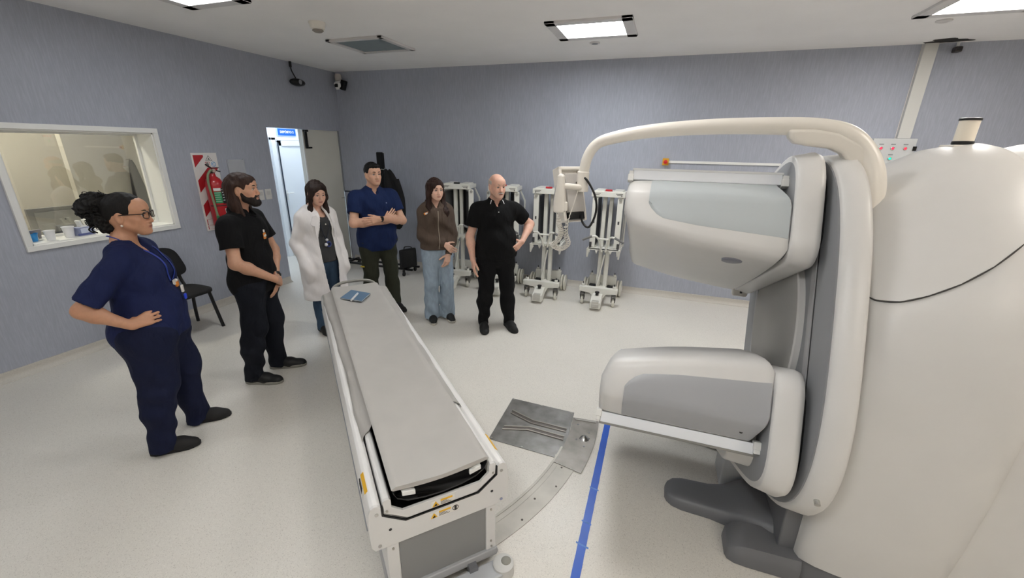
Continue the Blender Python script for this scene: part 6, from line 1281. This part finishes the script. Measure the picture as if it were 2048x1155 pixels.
for a, sg in (('R', -1), ('L', 1)):
    fx, fy, an = p.feet[a]; hip = V3(0, sg * .085 * k, .87 * k); kn = V3(.02, sg * .088, .46); ank = V3(fx - .005, fy, .035); P += [C(hip, kn, .107 * k, .084 * k, .03), C(kn, ank, .084 * k, .090, .03, flat=2)]
p.garment('jeans', pale, P + [E_((-.005, 0, .89 * k), (.125 * k, .178 * k, .12), .04)], fold=.007, planes=[((0, 0, 1), .97 * k), ((0, 0, -1), -.03)])
p.shoes(mat('sneaker_black', '#131314'), mat('sneaker_white', '#b9b5ac', .6), L=.25, w=.92)
lk = [p.hC((-.06, 0, .02), (-.075, 0, -.22), .062, .055, .03, side=p.HR[:, 1], f=1.45)]
for sg in (-1, 1): lk += [p.hC((.0, sg * .066, .05), (.005, sg * .084, -.06), .030, .028, .03), p.hC((.005, sg * .084, -.06), (.02, sg * .09, -.20), .028, .030, .03)]
lk += [p.hC((.02, .09, -.18), (.095, .088, -.25), .034, .030, .03), p.hC((.095, .088, -.25), (.118, .080, -.38), .030, .010, .03), p.hC((.08, .07, -.22), (.125, .055, -.36), .022, .006, .02), p.hC((.07, .11, -.22), (.10, .115, -.40), .020, .005, .02), p.hC((-.03, -.10, -.2), (-.03, -.125, -.30), .03, .008, .03), p.hC((.02, -.09, -.18), (.075, -.10, -.25), .022, .008, .02)] + [q_ for sg in (-1, 1) for q_ in (p.hC((.072, sg * .008, .092), (.064, sg * .052, .045), .012, .013, .02), p.hC((.064, sg * .052, .045), (.050, sg * .068, -.03), .013, .012, .02))]
longhair(p, hairm('chestnut', '#2e1c16', .5), lk, cutf=(.122, 0, -.040, .086, .052, .106), am=.003)

# ---------------------------------------------------------------- older bald man in black
p = Person('older bald man with white moustache, black polo with white-striped collar', (-1.58, 4.03), -58, 1.69, g=1.12, gy=1.06, belly=.035, head=(.055, 0), hyaw=16, hpitch=-6, skin='#d9ab95', sh=.188, neck=1.05,
           R=dict(j=((-.02, -.275, 1.05), (.045, -.255, .815)), d=(.15, .05, -.98), n=(-.2, .95, .1), kw=dict(curl=(.2, .25, .2), thumb=(.8, .5, .25))),
           L=dict(j=((-.11, .40, 1.15), (.07, .27, 1.0)), d=(.30, -.72, -.62), n=(-.80, -.48, .15), kw=dict(curl=(.3, .35, .3), spread=.1, thumb=(.3, .6, .5))), feet=dict(R=(-.03, -.135, rad(-4)), L=(.0, .15, rad(10))))
p.build_body(lip='#b27a6e', brow='#8f8378', browr=.0036, stub=.15, stubc='#a08c80', jaw=1.1, nose=1.25, lid=.002)
bl2 = fab('black_pique', '#09090a', .92, .1); wst = mat('stripe_white', '#d9d8d6', .7)
sh_ = polo(p, bl2, .60, e=.022, flare=.034, hem=.83, fold=.0065); collar(p, bl2, stripe=wst, w=.034); trousers(p, fab('black_jogger', '#0b0b0d', .9, .1), .026, .024, .03, fold=.010)
p.shoes(mat('trainer_black', '#101011', .7), mat('sole_dark', '#1a1919'), L=.275, w=1.05)
q = on_surface(sh_, [(0, 0, 1.325)], .003); local(MB().sph(q[0], .006), 'button', wst, p.t)
hw = hairm('white', '#b3aca4', .15)
p.garment('hair', hw, [p.hE((-.020, 0, .028), (.101, .0805, .089), .01)], res=.004, subs=[p.hE((-.005, 0, .11), (.14, .12, .070), .01), p.hE((.088, 0, -.0), (.085, .14, .16), .01), p.hE((0, 0, -.12), (.14, .12, .065), .01)], post=ridges(.001, 200))
ms = []
for sg in (-1, 1): ms += [p.hC((.098, sg * .004, -.053), (.084, sg * .028, -.063), .0075, .005, .006)]
p.garment('moustache', hw, ms, res=.003, smooth_it=1)
